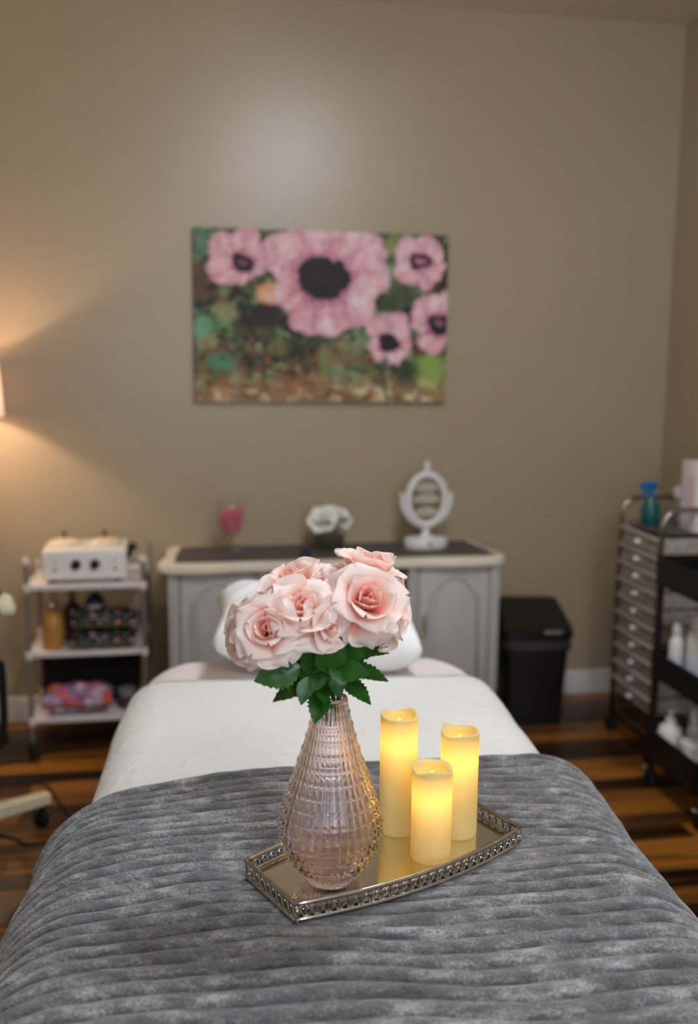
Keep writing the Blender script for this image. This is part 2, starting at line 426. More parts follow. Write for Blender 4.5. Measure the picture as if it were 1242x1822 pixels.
# grey plush throw with cross ribs
def plush_mat():
    m = mat('grey_plush', (130, 130, 131), rough=.85, sheen=.4)
    nt = m.node_tree; L = nt.links.new; b = nt.nodes['Principled BSDF']; tc = nd(nt, 'ShaderNodeTexCoord')
    def noise(sc, st, det, rough=.5):
        mp = nd(nt, 'ShaderNodeMapping'); mp.inputs['Scale'].default_value = st; L(tc.outputs['Object'], mp.inputs[0])
        n = nd(nt, 'ShaderNodeTexNoise'); n.inputs['Scale'].default_value = sc; n.inputs['Detail'].default_value = det; n.inputs['Roughness'].default_value = rough
        L(mp.outputs[0], n.inputs['Vector']); return n.outputs['Fac']
    def mth(op, x, y):
        n = nd(nt, 'ShaderNodeMath', operation=op)
        for i, v in enumerate((x, y)):
            if isinstance(v, (int, float)): n.inputs[i].default_value = v
            else: L(v, n.inputs[i])
        return n.outputs[0]
    big = noise(13, (.8, 1.9, 1.2), 3); mid = noise(62, (.45, 1.2, 1), 4, .6); fine = noise(330, (.8, 1, 1), 3, .7)
    t = mth('ADD', mth('ADD', mth('MULTIPLY', big, .26), mth('MULTIPLY', mid, .40)), mth('MULTIPLY', fine, .34))
    rp = nd(nt, 'ShaderNodeValToRGB'); e = rp.color_ramp.elements
    e[0].position = .37; e[0].color = (*lin((58, 58, 59)), 1); e[1].position = .64; e[1].color = (*lin((172, 171, 170)), 1)
    k = e.new(.5); k.color = (*lin((98, 98, 99)), 1)
    L(t, rp.inputs[0]); L(rp.outputs[0], b.inputs['Base Color'])
    bp = nd(nt, 'ShaderNodeBump'); bp.inputs['Strength'].default_value = .7; bp.inputs['Distance'].default_value = .005
    L(mth('ADD', fine, mth('MULTIPLY', mid, .6)), bp.inputs['Height']); L(bp.outputs[0], b.inputs['Normal'])
    return m
M_plush = plush_mat()
RIB = .0305
def rib_phase(s, v):
    return (v + .010*math.sin(s*5.2+.6) + .006*math.sin(s*11+v*6) + .004*math.sin(s*23+v*17) + .012*math.sin(v*4.1+s*2.2))/RIB
TZ = BTOP + .0480                  # cloth level under the tray
tr_top = TZ + .026
pN, pR_, pL = (atz(*p, tr_top) for p in ((525, 1609), (925, 1473), (447, 1529)))
ex = (pR_-pN); TL_ = ex.length; ex.normalize(); ey = Vector((-ex.y, ex.x, 0)); TW = abs((pL-pN).dot(ey))
skew = (pL-pN).dot(ex)
tc_ = pN + ex*TL_/2 + ey*TW/2
tray_rz = math.atan2(ex.y, ex.x)
bow = .026
_tu, _tv, _ = bedloc((tc_.x, tc_.y, 0)); _ta = tray_rz-BR
def under_tray(s, v):
    du, dv = s-_tu, v-_tv; x = du*math.cos(_ta)+dv*math.sin(_ta); y = -du*math.sin(_ta)+dv*math.cos(_ta)
    d = max(abs(x)-TL_/2-.012, abs(y)-TW/2-bow-.012)
    return max(0.0, min(1.0, 1-d/.03))
def ribf(s, v):
    p = rib_phase(s, v); fr = p-math.floor(p)
    h = .0165*(abs(math.sin(PI*fr)))**.42
    h += .0025*math.sin(v*13+s*6)*math.sin(s*9-v*4) + .001*math.sin(s*71+v*53)*math.sin(v*97-s*31)
    if v > 1.655: h += .003
    k = under_tray(s, v+vw(s, v))
    return h*(1-k)+min(h, .0105)*k
def vw(s, v):
    return max(0, (v-.9))/.775*(.035*s-.50*max(0, -s-.10)**1.3-.25*max(0, s-.36))
bl = sheet('grey_throw', [float(x) for x in np.arange(.50, 1.668, .0027)], .358, .115, .30, BTOP+.0365, lambda v: .06, lambda v: .05+.07*min(1, max(0, (1.75-v)/.7)), M_plush, .006, nu=190, wav=.008, rib=ribf, vwave=vw)
tag(bl, 'grey ribbed plush throw spread across the foot of the bed', 'throw')
# pillow
M_cotton = mat('white_cotton', (240, 240, 240), rough=.8, sheen=.1, var=.03, vscale=5, bump=.25, bscale=26, bdist=.012)
def pillow_mesh(Lx, Ly, H, name, m):
    n = 40; mm = 26; V = []; F = []
    for sgn in (1, -1):
        for j in range(mm+1):
            for i in range(n+1):
                x = -1+2*i/n; y = -1+2*j/mm
                e = max(0, (1-x**4))*max(0, (1-y**4))
                px = x*Lx/2*(1-.07*(1-abs(y)**1.5)*abs(x)**3); py = y*Ly/2*(1-.07*(1-abs(x)**1.5)*abs(y)**3)
                z = sgn*H/2*e**.42 + .006*math.sin(x*9+y*4)*e + .005*math.sin(y*13-x*6)*e
                V.append((px, py, z))
    k = (n+1)*(mm+1)
    for j in range(mm):
        for i in range(n):
            a = j*(n+1)+i; F.append((a, a+1, a+n+2, a+n+1)); F.append((k+a, k+a+n+1, k+a+n+2, k+a+1))
    bm = bmesh.new(); vs = [bm.verts.new(v) for v in V]
    for q in F: bm.faces.new([vs[i] for i in q])
    bmesh.ops.remove_doubles(bm, verts=bm.verts, dist=.0005)
    me = bpy.data.meshes.new(name); bm.to_mesh(me); bm.free(); me.materials.append(m)
    me.polygons.foreach_set('use_smooth', [True]*len(me.polygons)); return me
pl = link('pillow', pillow_mesh(.50, .27, .17, 'pillow', M_cotton))
pl.location = bed(.012, 2.375, BTOP+.098); pl.rotation_euler = (math.radians(9), math.radians(4), BR)
rest(pl, BTOP+.0055)
tag(pl, 'white cotton pillow at the head of the bed behind the roses', 'pillow')

# ------------------------------------------------------------------ mirrored tray
tray = thing('mirror_tray', 'silver lattice-edged mirror tray with bowed sides on grey throw', 'tray', (tc_.x, tc_.y, TZ), tray_rz)
M_silver = mat('aged_silver', (196, 193, 188), rough=.2, metal=1, var=.2, vscale=90)
M_mirror = mat('mirror_glass', (226, 222, 212), rough=.015, metal=1)
bow = .026
def tray_outline(inset=0.0, n=28):
    a = TL_/2-inset; b = TW/2-inset; P = []
    for i in range(n): x = -a+2*a*i/n; P.append((x, -b-bow*(1-(x/a)**2)))
    for i in range(5): P.append((a, -b+2*b*i/5))
    for i in range(n): x = a-2*a*i/n; P.append((x, b+bow*(1-(x/a)**2)))
    for i in range(5): P.append((-a, b-2*b*i/5))
    return P
MB().prism(tray_outline(.004), .004, .009).obj('base_plate', M_silver, tray, smooth=False)
MB().prism(tray_outline(.007), .0092, .0125).obj('mirror', M_mirror, tray, smooth=False)
MIR_Z = TZ + .0126
MB().tube([(x, y, .0262) for x, y in tray_outline(0)], .0034, 8, True).obj('top_rail', M_silver, tray, ang=180)
MB().tube([(x, y, .0135) for x, y in tray_outline(.006)], .0022, 8, True).obj('inner_rail', M_silver, tray, ang=180)
gal = MB().tube([(x, y, .0042) for x, y in tray_outline(0)], .0030, 8, True).obj('gallery', M_silver, tray, ang=180)
mo = MB()
hh = .0106
for s in (-1, 1):
    mo.tube([(s*.0068*math.cos(q), .0, hh*math.sin(q)*.98) for q in [PI*(-.5+k/8) for k in range(9)]], .0011, 5)
    mo.tube([(-s*.0072, 0, -hh), (0, .0006*s, 0), (s*.0072, 0, hh)], .0010, 5)
mo.lathe([(0, -.0022), (.0022, 0), (0, .0022)], 6, M=Matrix.Rotation(PI/2, 4, 'X'))
mo.lathe([(0, -.0018), (.0018, 0), (0, .0018)], 6, c=(.0075, 0, -.007))
mo.lathe([(0, -.0018), (.0018, 0), (0, .0018)], 6, c=(.0075, 0, .007))
mo_me = mo.mesh('lattice_motif', M_silver)
P = tray_outline(0, 56); P.append(P[0])
acc = 0; nxt = .0075
for a, b in zip(P, P[1:]):
    L_ = math.hypot(b[0]-a[0], b[1]-a[1])
    while nxt <= acc+L_:
        t_ = (nxt-acc)/L_
        link('lattice_motif', mo_me, gal, (a[0]+(b[0]-a[0])*t_, a[1]+(b[1]-a[1])*t_, .0148), (0, 0, math.atan2(b[1]-a[1], b[0]-a[0])))
        nxt += .0152
    acc += L_

# ------------------------------------------------------------------ glass vase
vb = atz(587, 1562, MIR_Z)
VY = vb.y
prof_px = [(1572, 38), (1562, 46), (1545, 62), (1525, 76), (1500, 88), (1475, 93.5), (1450, 91), (1425, 84), (1400, 75.5), (1375, 66.5), (1350, 58), (1325, 50), (1300, 42.5), (1275, 36), (1255, 31), (1238, 28.5)]
depth = lambda z: (Vector((vb.x, VY, z))-CAM).dot(_f)
zs = []; rs = []
ztop_v = aty(583, 1243, VY).z
for py, hw in prof_px:
    z = MIR_Z + (ztop_v-MIR_Z)*(1572-py)/(1572-1238)
    zs.append(z-MIR_Z); rs.append(hw*depth(z)/FPX*.985)
VH = zs[-1]
def Rv(z): return float(np.interp(z, zs, rs))
vase = thing('glass_vase', 'teardrop pink textured glass vase standing on the mirror tray', 'vase', (vb.x, VY, MIR_Z))
NC, NR = 40, 15
nt_, nz = NC*8, NR*9
zz = np.linspace(0, VH, nz+1)
# rounded radius curve
rz_ = np.array([Rv(z) for z in zz]); 
for _ in range(6): rz_[1:-1] = (rz_[:-2]+2*rz_[1:-1]+rz_[2:])/4
V = []; F = []
for j, z in enumerate(zz):
    fr = (j/9.0) % 1.0; rowi = int(j/9.0)
    for i in range(nt_):
        c = (i/8.0) % 1.0
        cc = math.sqrt(max(0, 1-(2*c-1)**2)); ff = 1-abs(2*fr-1)**6
        bead = math.exp(-((min(fr, 1-fr))/.09)**2)
        sc = min(1.0, rz_[j]/.05)
        h = (.0021*cc*ff + bead*(.0010+.0030*cc)) * (.55+.45*sc)
        if j == nz: h = .001
        a = 2*PI*i/nt_; r = rz_[j]+h-.0008
        V.append((r*math.cos(a), r*math.sin(a), z))
for j in range(nz):
    for i in range(nt_):
        k = (i+1) % nt_; F.append((j*nt_+i, j*nt_+k, (j+1)*nt_+k, (j+1)*nt_+i))
no_ = len(V)
# inner wall, smooth, joined at the lip
ni = 40; inner = []
for j in range(ni+1):
    z = VH - (VH-.012)*j/ni
    r = max(.004, float(np.interp(z, zz, rz_))-.0042)
    if j == ni: r = float(np.interp(z, zz, rz_))*.55
    inner.append((r, z))
for r, z in inner:
    for i in range(nt_):
        a = 2*PI*i/nt_; V.append((r*math.cos(a), r*math.sin(a), z))
for i in range(nt_):
    k = (i+1) % nt_; F.append((nz*nt_+i, nz*nt_+k, no_+k, no_+i))
for j in range(ni):
    for i in range(nt_):
        k = (i+1) % nt_; F.append((no_+j*nt_+i, no_+j*nt_+k, no_+(j+1)*nt_+k, no_+(j+1)*nt_+i))
V.append((0, 0, inner[-1][1]-.001)); ci = len(V)-1
for i in range(nt_): F.append((no_+ni*nt_+i, no_+ni*nt_+(i+1) % nt_, ci))
V.append((0, 0, .002)); cb = len(V)-1
for i in range(nt_): F.append(((i+1) % nt_, i, cb))
M_glass = mat('pink_glass', (255, 246, 248), rough=.01, trans=1, ior=1.40)
MB().add(V, F).obj('body', M_glass, vase, ang=180)
rim = MB().tube([(float(rz_[-1]-.0016)*math.cos(2*PI*k/48), float(rz_[-1]-.0016)*math.sin(2*PI*k/48), VH+.001) for k in range(48)], .0026, 8, True).obj('lip', mat('pink_glass_lip', (240, 205, 206), rough=.12, trans=.55, ior=1.45), vase, ang=180)
NECK = Vector((vb.x, VY, MIR_Z+VH))

# ------------------------------------------------------------------ candles
M_wax = mat('ivory_wax', (236, 226, 168), rough=.5, var=.03, vscale=20, translucent=.45)
M_flame = mat('led_flame', (255, 214, 120), rough=.5, emit=(255, 190, 80), estr=5)
def candle(px, py, top_py, hw, label, seed):
    b = atz(px, py, MIR_Z); H = aty(px, top_py, b.y).z - MIR_Z
    rad = hw*(b-CAM).dot(_f)/FPX
    t = thing('led_candle', label, 'candle', (b.x, b.y, MIR_Z), .3*seed, 'flameless candles on the mirror tray')
    n = 48
    def ring(r, z, wob=0.0, sq=.0):
        o = []
        for i in range(n):
            a = 2*PI*i/n; k = 1+sq*math.cos(4*a)
            zz_ = z + wob*(.5*math.sin(a*2+seed*2.1)+.5*math.sin(a*3+seed))
            o.append((r*k*math.cos(a), r*k*math.sin(a), zz_))
        return o
    m = MB(); rings = [ring(rad*.96, 0), ring(rad, .003), ring(rad, H*.5)]
    for z in (.8, .93): rings.append(ring(rad, H*z, .001))
    rings += [ring(rad*.995, H-.004, .003, .0), ring(rad*.96, H, .004), ring(rad*.86, H-.001, .004, .02), ring(rad*.80, H-.006, .003, .03), ring(rad*.76, H-.016, 0, .03), ring(rad*.6, H-.021), ring(.002, H-.022)]
    v = [p for q in rings for p in q]; f = []
    for j in range(len(rings)-1):
        for i in range(n):
            k = (i+1) % n; f.append((j*n+i, j*n+k, (j+1)*n+k, (j+1)*n+i))
    f.append(tuple(reversed(range(n))))
    m.add(v, f).obj('wax_body', M_wax, t, ang=180)
    MB().lathe([(.0, -.0215), (.003, -.0205), (.0045, -.014), (.0038, -.012), (.0015, -.008), (0, -.006)], 12, c=(0, 0, H)).obj('flame_tip', M_flame, t)
    ld = bpy.data.lights.new('candle_bulb', 'POINT'); ld.energy = CANDLE_W; ld.color = (1.0, .52, .14); ld.shadow_soft_size = .006
    lo = bpy.data.objects.new('candle_bulb', ld); COL.objects.link(lo); lo.parent = t; lo.location = (0, 0, H-.042)
    return t
candle(707, 1476, 1270, 33, 'tallest ivory flameless pillar candle beside the pink vase', 1)
candle(814, 1481, 1299, 33.5, 'middle-height ivory flameless pillar candle with sloping rim', 2)
candle(766, 1523, 1364, 36, 'shortest ivory flameless pillar candle in front of two taller', 3)

# ------------------------------------------------------------------ roses
M_petal = mat('rose_petal', (255, 255, 255), rough=.6, attr='tint', var=.05, vscale=60, sheen=.15, translucent=.34)
M_stem = mat('rose_stem', (38, 66, 26), rough=.5, var=.3, vscale=40)
M_leaf = mat('rose_leaf', (44, 98, 30), rough=.34, var=.45, vscale=45, translucent=.12, bump=.2, bscale=90, bdist=.002)
def petal_mesh(length, width, ph0, ph1, r0, cup, deep, wave, seed, lipcurl=0.0):
    n = 16; V = []; F = []; C = []
    r = r0; z = 0; prev = 0
    rows = []
    for j in range(n+1):
        v = math.sin(j/n*PI/2)**.9; ph = math.radians(ph0+(ph1-ph0)*v**1.5)
        if j: r += math.sin(ph)*length*(v-prev); z += math.cos(ph)*length*(v-prev)
        prev = v
        rows.append((v, r, z, ph))
    coral = Vector(lin((248, 120, 96))); pale = Vector(lin((255, 207, 190))); edge = Vector(lin((255, 240, 233)))
    for v, r, z, ph in rows:
        wv = width*(.34+.66*math.sin(min(1, v*1.45)*PI/2)) * (max(0, 1-max(0, (v-.52)/.485)**2.5))**.5
        wv = max(wv, width*.06)
        for i in range(n+1):
            u = -1+2*i/n; s = u*wv
            e = (max(0, v-.55)/.45)**2*(.75+.25*u*u)
            nx, nz_ = math.cos(ph), -math.sin(ph)      # outward normal of the profile
            bend = -cup*s*s/.03 + lipcurl*e*.010 + wave*v*v*math.sin(u*4.2+seed)*.004
            tipz = wave*.004*v**3*math.sin(u*6+seed*2.3) - .002*v**4*(u*u)
            V.append((r+nx*bend+math.sin(ph)*tipz, s, z+nz_*bend+math.cos(ph)*tipz))
            k = min(1, (v*.95+.25*abs(u)*v)**.9); k = max(0, min(1, (k-.12)/.62*(1-deep)+.0))
            c = coral.lerp(pale, min(1, k*1.5)) if k < .66 else pale.lerp(edge, (k-.66)/.34)
            C.append((*c, 1))
    for j in range(n):
        for i in range(n): a = j*(n+1)+i; F.append((a, a+1, a+n+2, a+n+1))
    me = MB().add(V, F).mesh('petal', M_petal, ang=180)
    at = me.color_attributes.new('tint', 'FLOAT_COLOR', 'POINT')
    at.data.foreach_set('color', np.array(C, dtype=np.float32).ravel())
    return me
RINGS = [ # count, length, width, phi0, phi1, r0, cup, deep, wave, lip
    (3, .028, .011, 6, -8, .0030, .80, .55, .2, 0), (3, .032, .017, 14, 4, .0055, .62, .40, .3, .2),
    (3, .038, .024, 26, 28, .0065, .42, .25, .5, .5), (4, .045, .032, 44, 62, .0075, .22, .08, .8, .9), (5, .048, .036, 64, 104, .008, .06, .0, 1.0, 1.3)]
PET = [[petal_mesh(l, wd, a, b, r0, cu, de, wa, k*1.7+j, lp) for k in range(3)] for j, (c, l, wd, a, b, r0, cu, de, wa, lp) in enumerate(RINGS)]
def leaf_mesh(L, W):
    n = 18; V = []; F = []
    for i in range(n+1):
        v = i/n; wv = W*math.sin(PI*v**.8)**.9*(1+.10*(1 if i % 2 else -1)) if 0 < i < n else 0.0003
        for s in (-1, -.5, 0, .5, 1):
            V.append((v*L, s*wv, .22*abs(s)*wv - .35*L*(v*v)*.5 + .03*wv*math.sin(v*22)*abs(s)))
    for i in range(n):
        for k in range(4): a = i*5+k; F.append((a, a+1, a+6, a+5))
    return MB().add(V, F).mesh('leaf', M_leaf, ang=180)
LEAF = [leaf_mesh(.062, .017), leaf_mesh(.05, .015), leaf_mesh(.045, .012)]
CALYX = MB()
for k in range(5):
    a = 2*PI*k/5; d = Vector((math.cos(a), math.sin(a), 0))
    CALYX.tube([d*.003+Vector((0, 0, -.004)), d*.011+Vector((0, 0, .003)), d*.021+Vector((0, 0, .001))], [.0032, .0034, .0005], 5, flat=.4)
CALYX.lathe([(0, -.009), (.004, -.006), (.0055, 0), (.004, .004), (0, .005)], 10)
CALYX_ME = CALYX.mesh('calyx', M_stem)
def lf(rose, at, dirv, upv, k, sc=1.0):
    x = Vector(dirv).normalized(); z = Vector(upv); z = (z-x*z.dot(x)).normalized(); y = z.cross(x)
    Mw = Matrix(((x.x*sc, y.x*sc, z.x*sc, at[0]), (x.y*sc, y.y*sc, z.y*sc, at[1]), (x.z*sc, y.z*sc, z.z*sc, at[2]), (0, 0, 0, 1)))
    o = link('leaf', LEAF[k], rose); o.matrix_local = rose.matrix_basis.inverted() @ Mw
def rose(px, py, dy, face, size, label, seed, leaves=()):
    c = aty(px, py, VY+dy); f = Vector(face).normalized()
    r = thing('silk_rose', label, 'rose', group='silk roses in the pink vase')
    base = c - f*.022*size
    setM(r, base, frame_to(f, (math.cos(seed), math.sin(seed), .3)))
    bpy.context.view_layer.update()
    rr = random.Random(seed)
    for j, (cnt, *_x) in enumerate(RINGS):
        off = rr.uniform(0, 6.28)
        for k in range(cnt):
            o = link('petal', PET[j][rr.randrange(3)], r)
            o.rotation_euler = (rr.uniform(-.07, .07), rr.uniform(-.10, .12)*(.4+j*.3)+(rr.choice((0, 0, 0, .3)) if j == 4 else 0), off+2*PI*k/cnt+rr.uniform(-.12, .12))
            s = size*rr.uniform(.93, 1.07); o.scale = (s, s, s); o.location = (0, 0, .001*(4-j)*size)
    o = link('calyx', CALYX_ME, r); o.scale = (size,)*3
    # stem down into the neck
    inv = r.matrix_basis.inverted()
    a = rr.uniform(0, 6.28); q = float(rz_[-1])*.45
    n0 = NECK + Vector((q*math.cos(a), q*math.sin(a), 0)); end = NECK + Vector((q*.9*math.cos(a+.6), q*.9*math.sin(a+.6), -.035))
    p0 = base - f*.006; p1 = base - f*.035; p2 = n0 + (p1-n0)*.35 + Vector((0, 0, .004))
    pts = []
    ctrl = [p0, p1, p2, n0, end]
    for k in range(25):
        tt = k/24; pt = Vector((0, 0, 0))
        for m_, cp in enumerate(ctrl): pt += cp*(math.comb(4, m_)*tt**m_*(1-tt)**(4-m_))
        pts.append(pt)
    MB().tube([inv @ p for p in pts], .0021, 6).obj('stem', M_stem, r, ang=180)
    for b_, t_, d0, d1, wf in MORE_LEAVES.get(seed, ()):
        A = aty(*b_, VY+d0); B = aty(*t_, VY+d1); ln = (B-A).length/.96
        x = (B-A).normalized(); z = Vector((.1*rr.uniform(-1, 1), -.8, .6+.3*rr.uniform(-1, 1))); z = (z-x*z.dot(x)).normalized(); y = z.cross(x)
        sx_, sw = ln/.062, ln/.062*wf*.85
        Mw = Matrix(((x.x*sx_, y.x*sw, z.x*sx_*.6, A.x), (x.y*sx_, y.y*sw, z.y*sx_*.6, A.y), (x.z*sx_, y.z*sw, z.z*sx_*.6, A.z), (0, 0, 0, 1)))
        lo_ = link('leaf', LEAF[0], r); lo_.matrix_local = inv @ Mw
        near = min(pts[4:22], key=lambda p: (p-A).length)
        MB().tube([inv @ near, inv @ (near.lerp(A, .5)+Vector((0, 0, .002))), inv @ A], .0011, 5).obj('leaf_stalk', M_stem, r, ang=180)
    for (k0, dirv, upv, kk, sc) in leaves: lf(r, pts[k0], dirv, upv, kk, sc)
    return r, pts
# directions: x right, -y toward the viewer, z up
MORE_LEAVES = {11: [((534, 1186), (456, 1209), -.05, -.06, 1.5), ((548, 1204), (536, 1253), -.045, -.055, 1.25), ((540, 1196), (508, 1150), -.03, -.05, 1.2)], 12: [((535, 1178), (472, 1184), -.03, -.05, 1.3), ((552, 1190), (515, 1128), -.01, -.02, 1.3)],
  13: [((560, 1200), (545, 1140), -.035, -.05, 1.3), ((572, 1178), (556, 1232), -.03, -.05, 1.4)], 15: [((600, 1192), (653, 1196), -.045, -.065, 1.6), ((606, 1178), (650, 1128), -.03, -.05, 1.4), ((596, 1180), (604, 1240), -.03, -.04, 1.3)],
  17: [((618, 1168), (681, 1141), -.02, -.03, .8), ((604, 1196), (636, 1150), -.02, -.03, 1.5), ((612, 1180), (668, 1112), -.005, -.02, 1.2)], 18: [((586, 1190), (612, 1216), -.055, -.07, 1.0), ((584, 1196), (576, 1140), -.045, -.06, 1.3), ((590, 1190), (606, 1138), -.045, -.06, 1.3)],
  19: [((580, 1190), (590, 1120), .0, .02, 1.5), ((575, 1200), (540, 1120), .01, .02, 1.5)], 16: [((595, 1190), (625, 1110), .0, .02, 1.5)], 14: [((565, 1190), (530, 1110), .0, .02, 1.5)]}
ROSES = [
 (476, 1118, -.060, (-.25, -.80, .42), .93, 'low front pink rose over the left end of the pillow', 11, [(14, (-.9, -.5, -.05), (0, -.35, 1), 0, 1.05), (11, (.3, -.9, .1), (0, 0, 1), 2, 1)]),
 (424, 1130, -.015, (-.88, -.35, .05), .9, 'pink rose turned sideways at the outer side of the bouquet above the pillow', 12, [(13, (-.7, .3, -.1), (0, -.3, 1), 2, 1), (16, (-.3, -.8, -.5), (0, -.5, .8), 1, 1.0)]),
 (538, 1078, -.050, (-.10, -.68, .72), 1.02, 'pink rose in the middle of the bouquet with lifted heart', 13, [(10, (-.4, -.9, -.1), (0, 0, 1), 1, 1), (14, (.1, -1, -.3), (0, -.2, 1), 2, 1.1)]),
 (518, 1026, .012, (-.30, -.18, .93), .98, 'upward-facing pink rose beneath the cabinet edge on the bouquet top', 14, [(12, (-.5, .8, .0), (0, 0, 1), 2, 1)]),
 (656, 1066, -.055, (.10, -.80, .58), 1.04, 'largest pink rose of the bouquet, fully open toward the bed foot', 15, [(13, (.9, -.5, -.05), (0, -.4, 1), 0, .95), (10, (.8, -.2, .25), (0, -.2, 1), 1, 1)]),
 (660, 1004, .020, (.22, -.12, .95), 1.08, 'topmost pink rose of the bouquet facing the ceiling', 16, [(13, (.4, .8, .1), (0, 0, 1), 1, 1)]),
 (705, 1085, -.005, (.80, -.42, .12), 1.00, 'pink rose turned to the side by the cabinet door handle', 17, [(11, (.8, -.1, .15), (0, -.3, 1), 0, .9), (15, (.6, -.6, -.3), (0, -.3, 1), 1, 1.05)]),
 (588, 1112, -.062, (.35, -.75, .05), .74, 'small drooping pink rose just above the leaves', 18, [(10, (.1, -.9, -.2), (0, -.2, 1), 2, 1), (13, (-.5, -.8, -.2), (0, -.2, 1), 1, 1)]),
 (592, 1036, .030, (.0, -.35, .93), .96, 'pink rose half hidden at the back between others', 19, [(12, (.2, .9, -.1), (0, 0, 1), 1, 1)]),
]
for R_ in ROSES: rose(*R_)

# ------------------------------------------------------------------ canvas print
cw, ch, ct = 1.042, .681, .036
cv = thing('canvas_print', 'stretched canvas painting of pink poppies with dark centres on wall', 'painting', (.614, WALL_Y, 1.664))
NX, NZ = 260, 170
uu, vv_ = np.meshgrid(np.linspace(0, 1, NX), np.linspace(0, 1, NZ))
X = uu*1120+60; Y = vv_*762+66                # sketch grid: x to the right, y downward
wx = X + 26*(fbm(X/60, Y/60, 1)-.5)*2; wy = Y + 26*(fbm(X/60, Y/60, 5)-.5)*2
def sm(a, b, x): t = np.clip((x-a)/(b-a), 0, 1); return t*t*(3-2*t)
img = np.zeros((NZ, NX, 3)); C_ = lambda *c: np.array(c, float)
def over(m, c): 
    global img
    m = np.clip(m, 0, 1)[..., None]; img = img*(1-m)+np.asarray(c)*m
img[:] = (74, 74, 50)
over(sm(.42, .6, fbm(X/95, Y/95, 11)), C_(40, 38, 30)); over(sm(.5, .66, fbm(X/70, Y/70, 21))*.9, C_(92, 116, 66))
over(sm(.55, .7, fbm(X/60, Y/60, 31))*.7, C_(120, 72, 44)); over(sm(.57, .7, fbm(X/48, Y/48, 41))*.8, C_(142, 172, 130))
over(sm(.6, .72, fbm(X/42, Y/42, 47))*.75, C_(96, 140, 84)); over(sm(.62, .72, fbm(X/30, Y/30, 51))*.8, C_(30, 26, 22))
def blob(cx, cy, rx, ry, c, k=1.0, soft=.5): over(k*(1-sm(1-soft, 1+soft*.4, np.hypot((wx-cx)/rx, (wy-cy)/ry))), C_(*c))
for b_ in [(95, 130, 45, 70, (92, 138, 112), .8), (90, 300, 60, 110, (92, 56, 38), .7), (100, 500, 45, 60, (116, 176, 138), .8), (190, 650, 80, 40, (86, 152, 122), .75), (190, 430, 70, 40, (160, 164, 112), .7),
           (110, 570, 50, 50, (168, 172, 130), .6), (1110, 690, 90, 110, (146, 176, 82), .9), (920, 120, 35, 60, (140, 160, 90), .8), (950, 350, 80, 60, (74, 88, 52), .8), (900, 380, 70, 40, (50, 60, 36), .7),
           (330, 470, 70, 50, (40, 26, 22), .8), (520, 610, 90, 60, (34, 34, 28), .85), (700, 620, 120, 70, (150, 120, 84), .55), (620, 640, 40, 80, (112, 158, 100), .7), (680, 700, 40, 60, (146, 170, 140), .6), (1000, 680, 70, 60, (44, 58, 30), .8), (420, 590, 60, 40, (120, 130, 70), .6)]:
    blob(*b_)
low = sm(680, 800, Y+40*(fbm(X/50, Y/50, 71)-.5))
over(low*.75, C_(176, 140, 100)); over(low*sm(.48, .6, fbm(X/40, Y/34, 81))*.85, C_(224, 206, 160)); over(low*sm(.55, .65, fbm(X/46, Y/30, 91))*.8, C_(110, 78, 48))
over(sm(.5, .62, fbm(X/26, Y/40, 95))*sm(520, 640, Y)*.5*(X < 860), C_(156, 92, 56))
pk1, pk2, pk3 = C_(226, 170, 180), C_(242, 206, 208), C_(212, 130, 144)
def petals(lobes, cx, cy):
    d = np.full(X.shape, 9.0)
    for lx, ly, r in lobes: d = np.minimum(d, np.hypot(wx-lx, wy-ly)/r)
    m = 1-sm(.93, 1.05, d); over(m, pk1)
    ang = np.arctan2(wy-cy, wx-cx); rad = np.hypot(wx-cx, wy-cy)
    st = fbm(ang*5+40, rad/220, 101); over(m*sm(.45, .65, st)*.75, pk2); over(m*sm(.56, .7, fbm(ang*9+80, rad/160, 111))*.55, pk3)
    over(m*sm(.48, .7, fbm(X/70, Y/70, 121))*.6, C_(246, 226, 224)); over(m*sm(.6, .72, fbm(X/34, Y/60, 125))*.35, C_(176, 120, 150)); over(m*sm(.72, .98, d)*.35, C_(190, 120, 150))
def heart(cx, cy, rx, ry, hole=0.0):
    d = np.hypot((wx-cx)/rx, (wy-cy)/ry) + .35*(fbm(X/22, Y/22, 131)-.5)
    over((1-sm(.8, 1.5, d))*.5, C_(150, 50, 90)); over(1-sm(.85, 1.0, d), C_(24, 16, 18))
    if hole: over((1-sm(.3, .55, d))*hole, C_(206, 130, 160))
    else: over((1-sm(.2, .8, d))*sm(.62, .7, fbm(X/12, Y/12, 141))*.6, C_(120, 84, 60))
petals([(190, 150, 75), (280, 130, 75), (320, 215, 55), (180, 230, 70), (255, 255, 65)], 270, 200); heart(270, 203, 46, 46, .5)
blob(385, 345, 62, 55, (226, 160, 120), 1, .2); blob(360, 425, 60, 45, (44, 26, 24), .95, .4); blob(372, 350, 34, 30, (236, 196, 176), .8)
petals([(455, 165, 105), (560, 110, 105), (690, 115, 110), (800, 150, 100), (845, 270, 72), (780, 290, 100), (760, 410, 85), (650, 430, 105), (560, 440, 92), (480, 350, 80), (500, 240, 100)], 620, 275)
heart(620, 275, 118, 102)
petals([(1000, 150, 72), (1080, 150, 70), (1100, 220, 65), (1000, 225, 72), (1080, 270, 42)], 1050, 195); heart(1052, 192, 50, 36, .9)
petals([(1095, 400, 75), (1170, 380, 60), (1080, 440, 62), (1110, 545, 62), (1175, 500, 60)], 1140, 465); heart(1138, 466, 52, 54, .7)
petals([(875, 500, 70), (950, 490, 72), (970, 560, 60), (880, 580, 66), (930, 600, 56)], 918, 556); heart(918, 558, 54, 40)
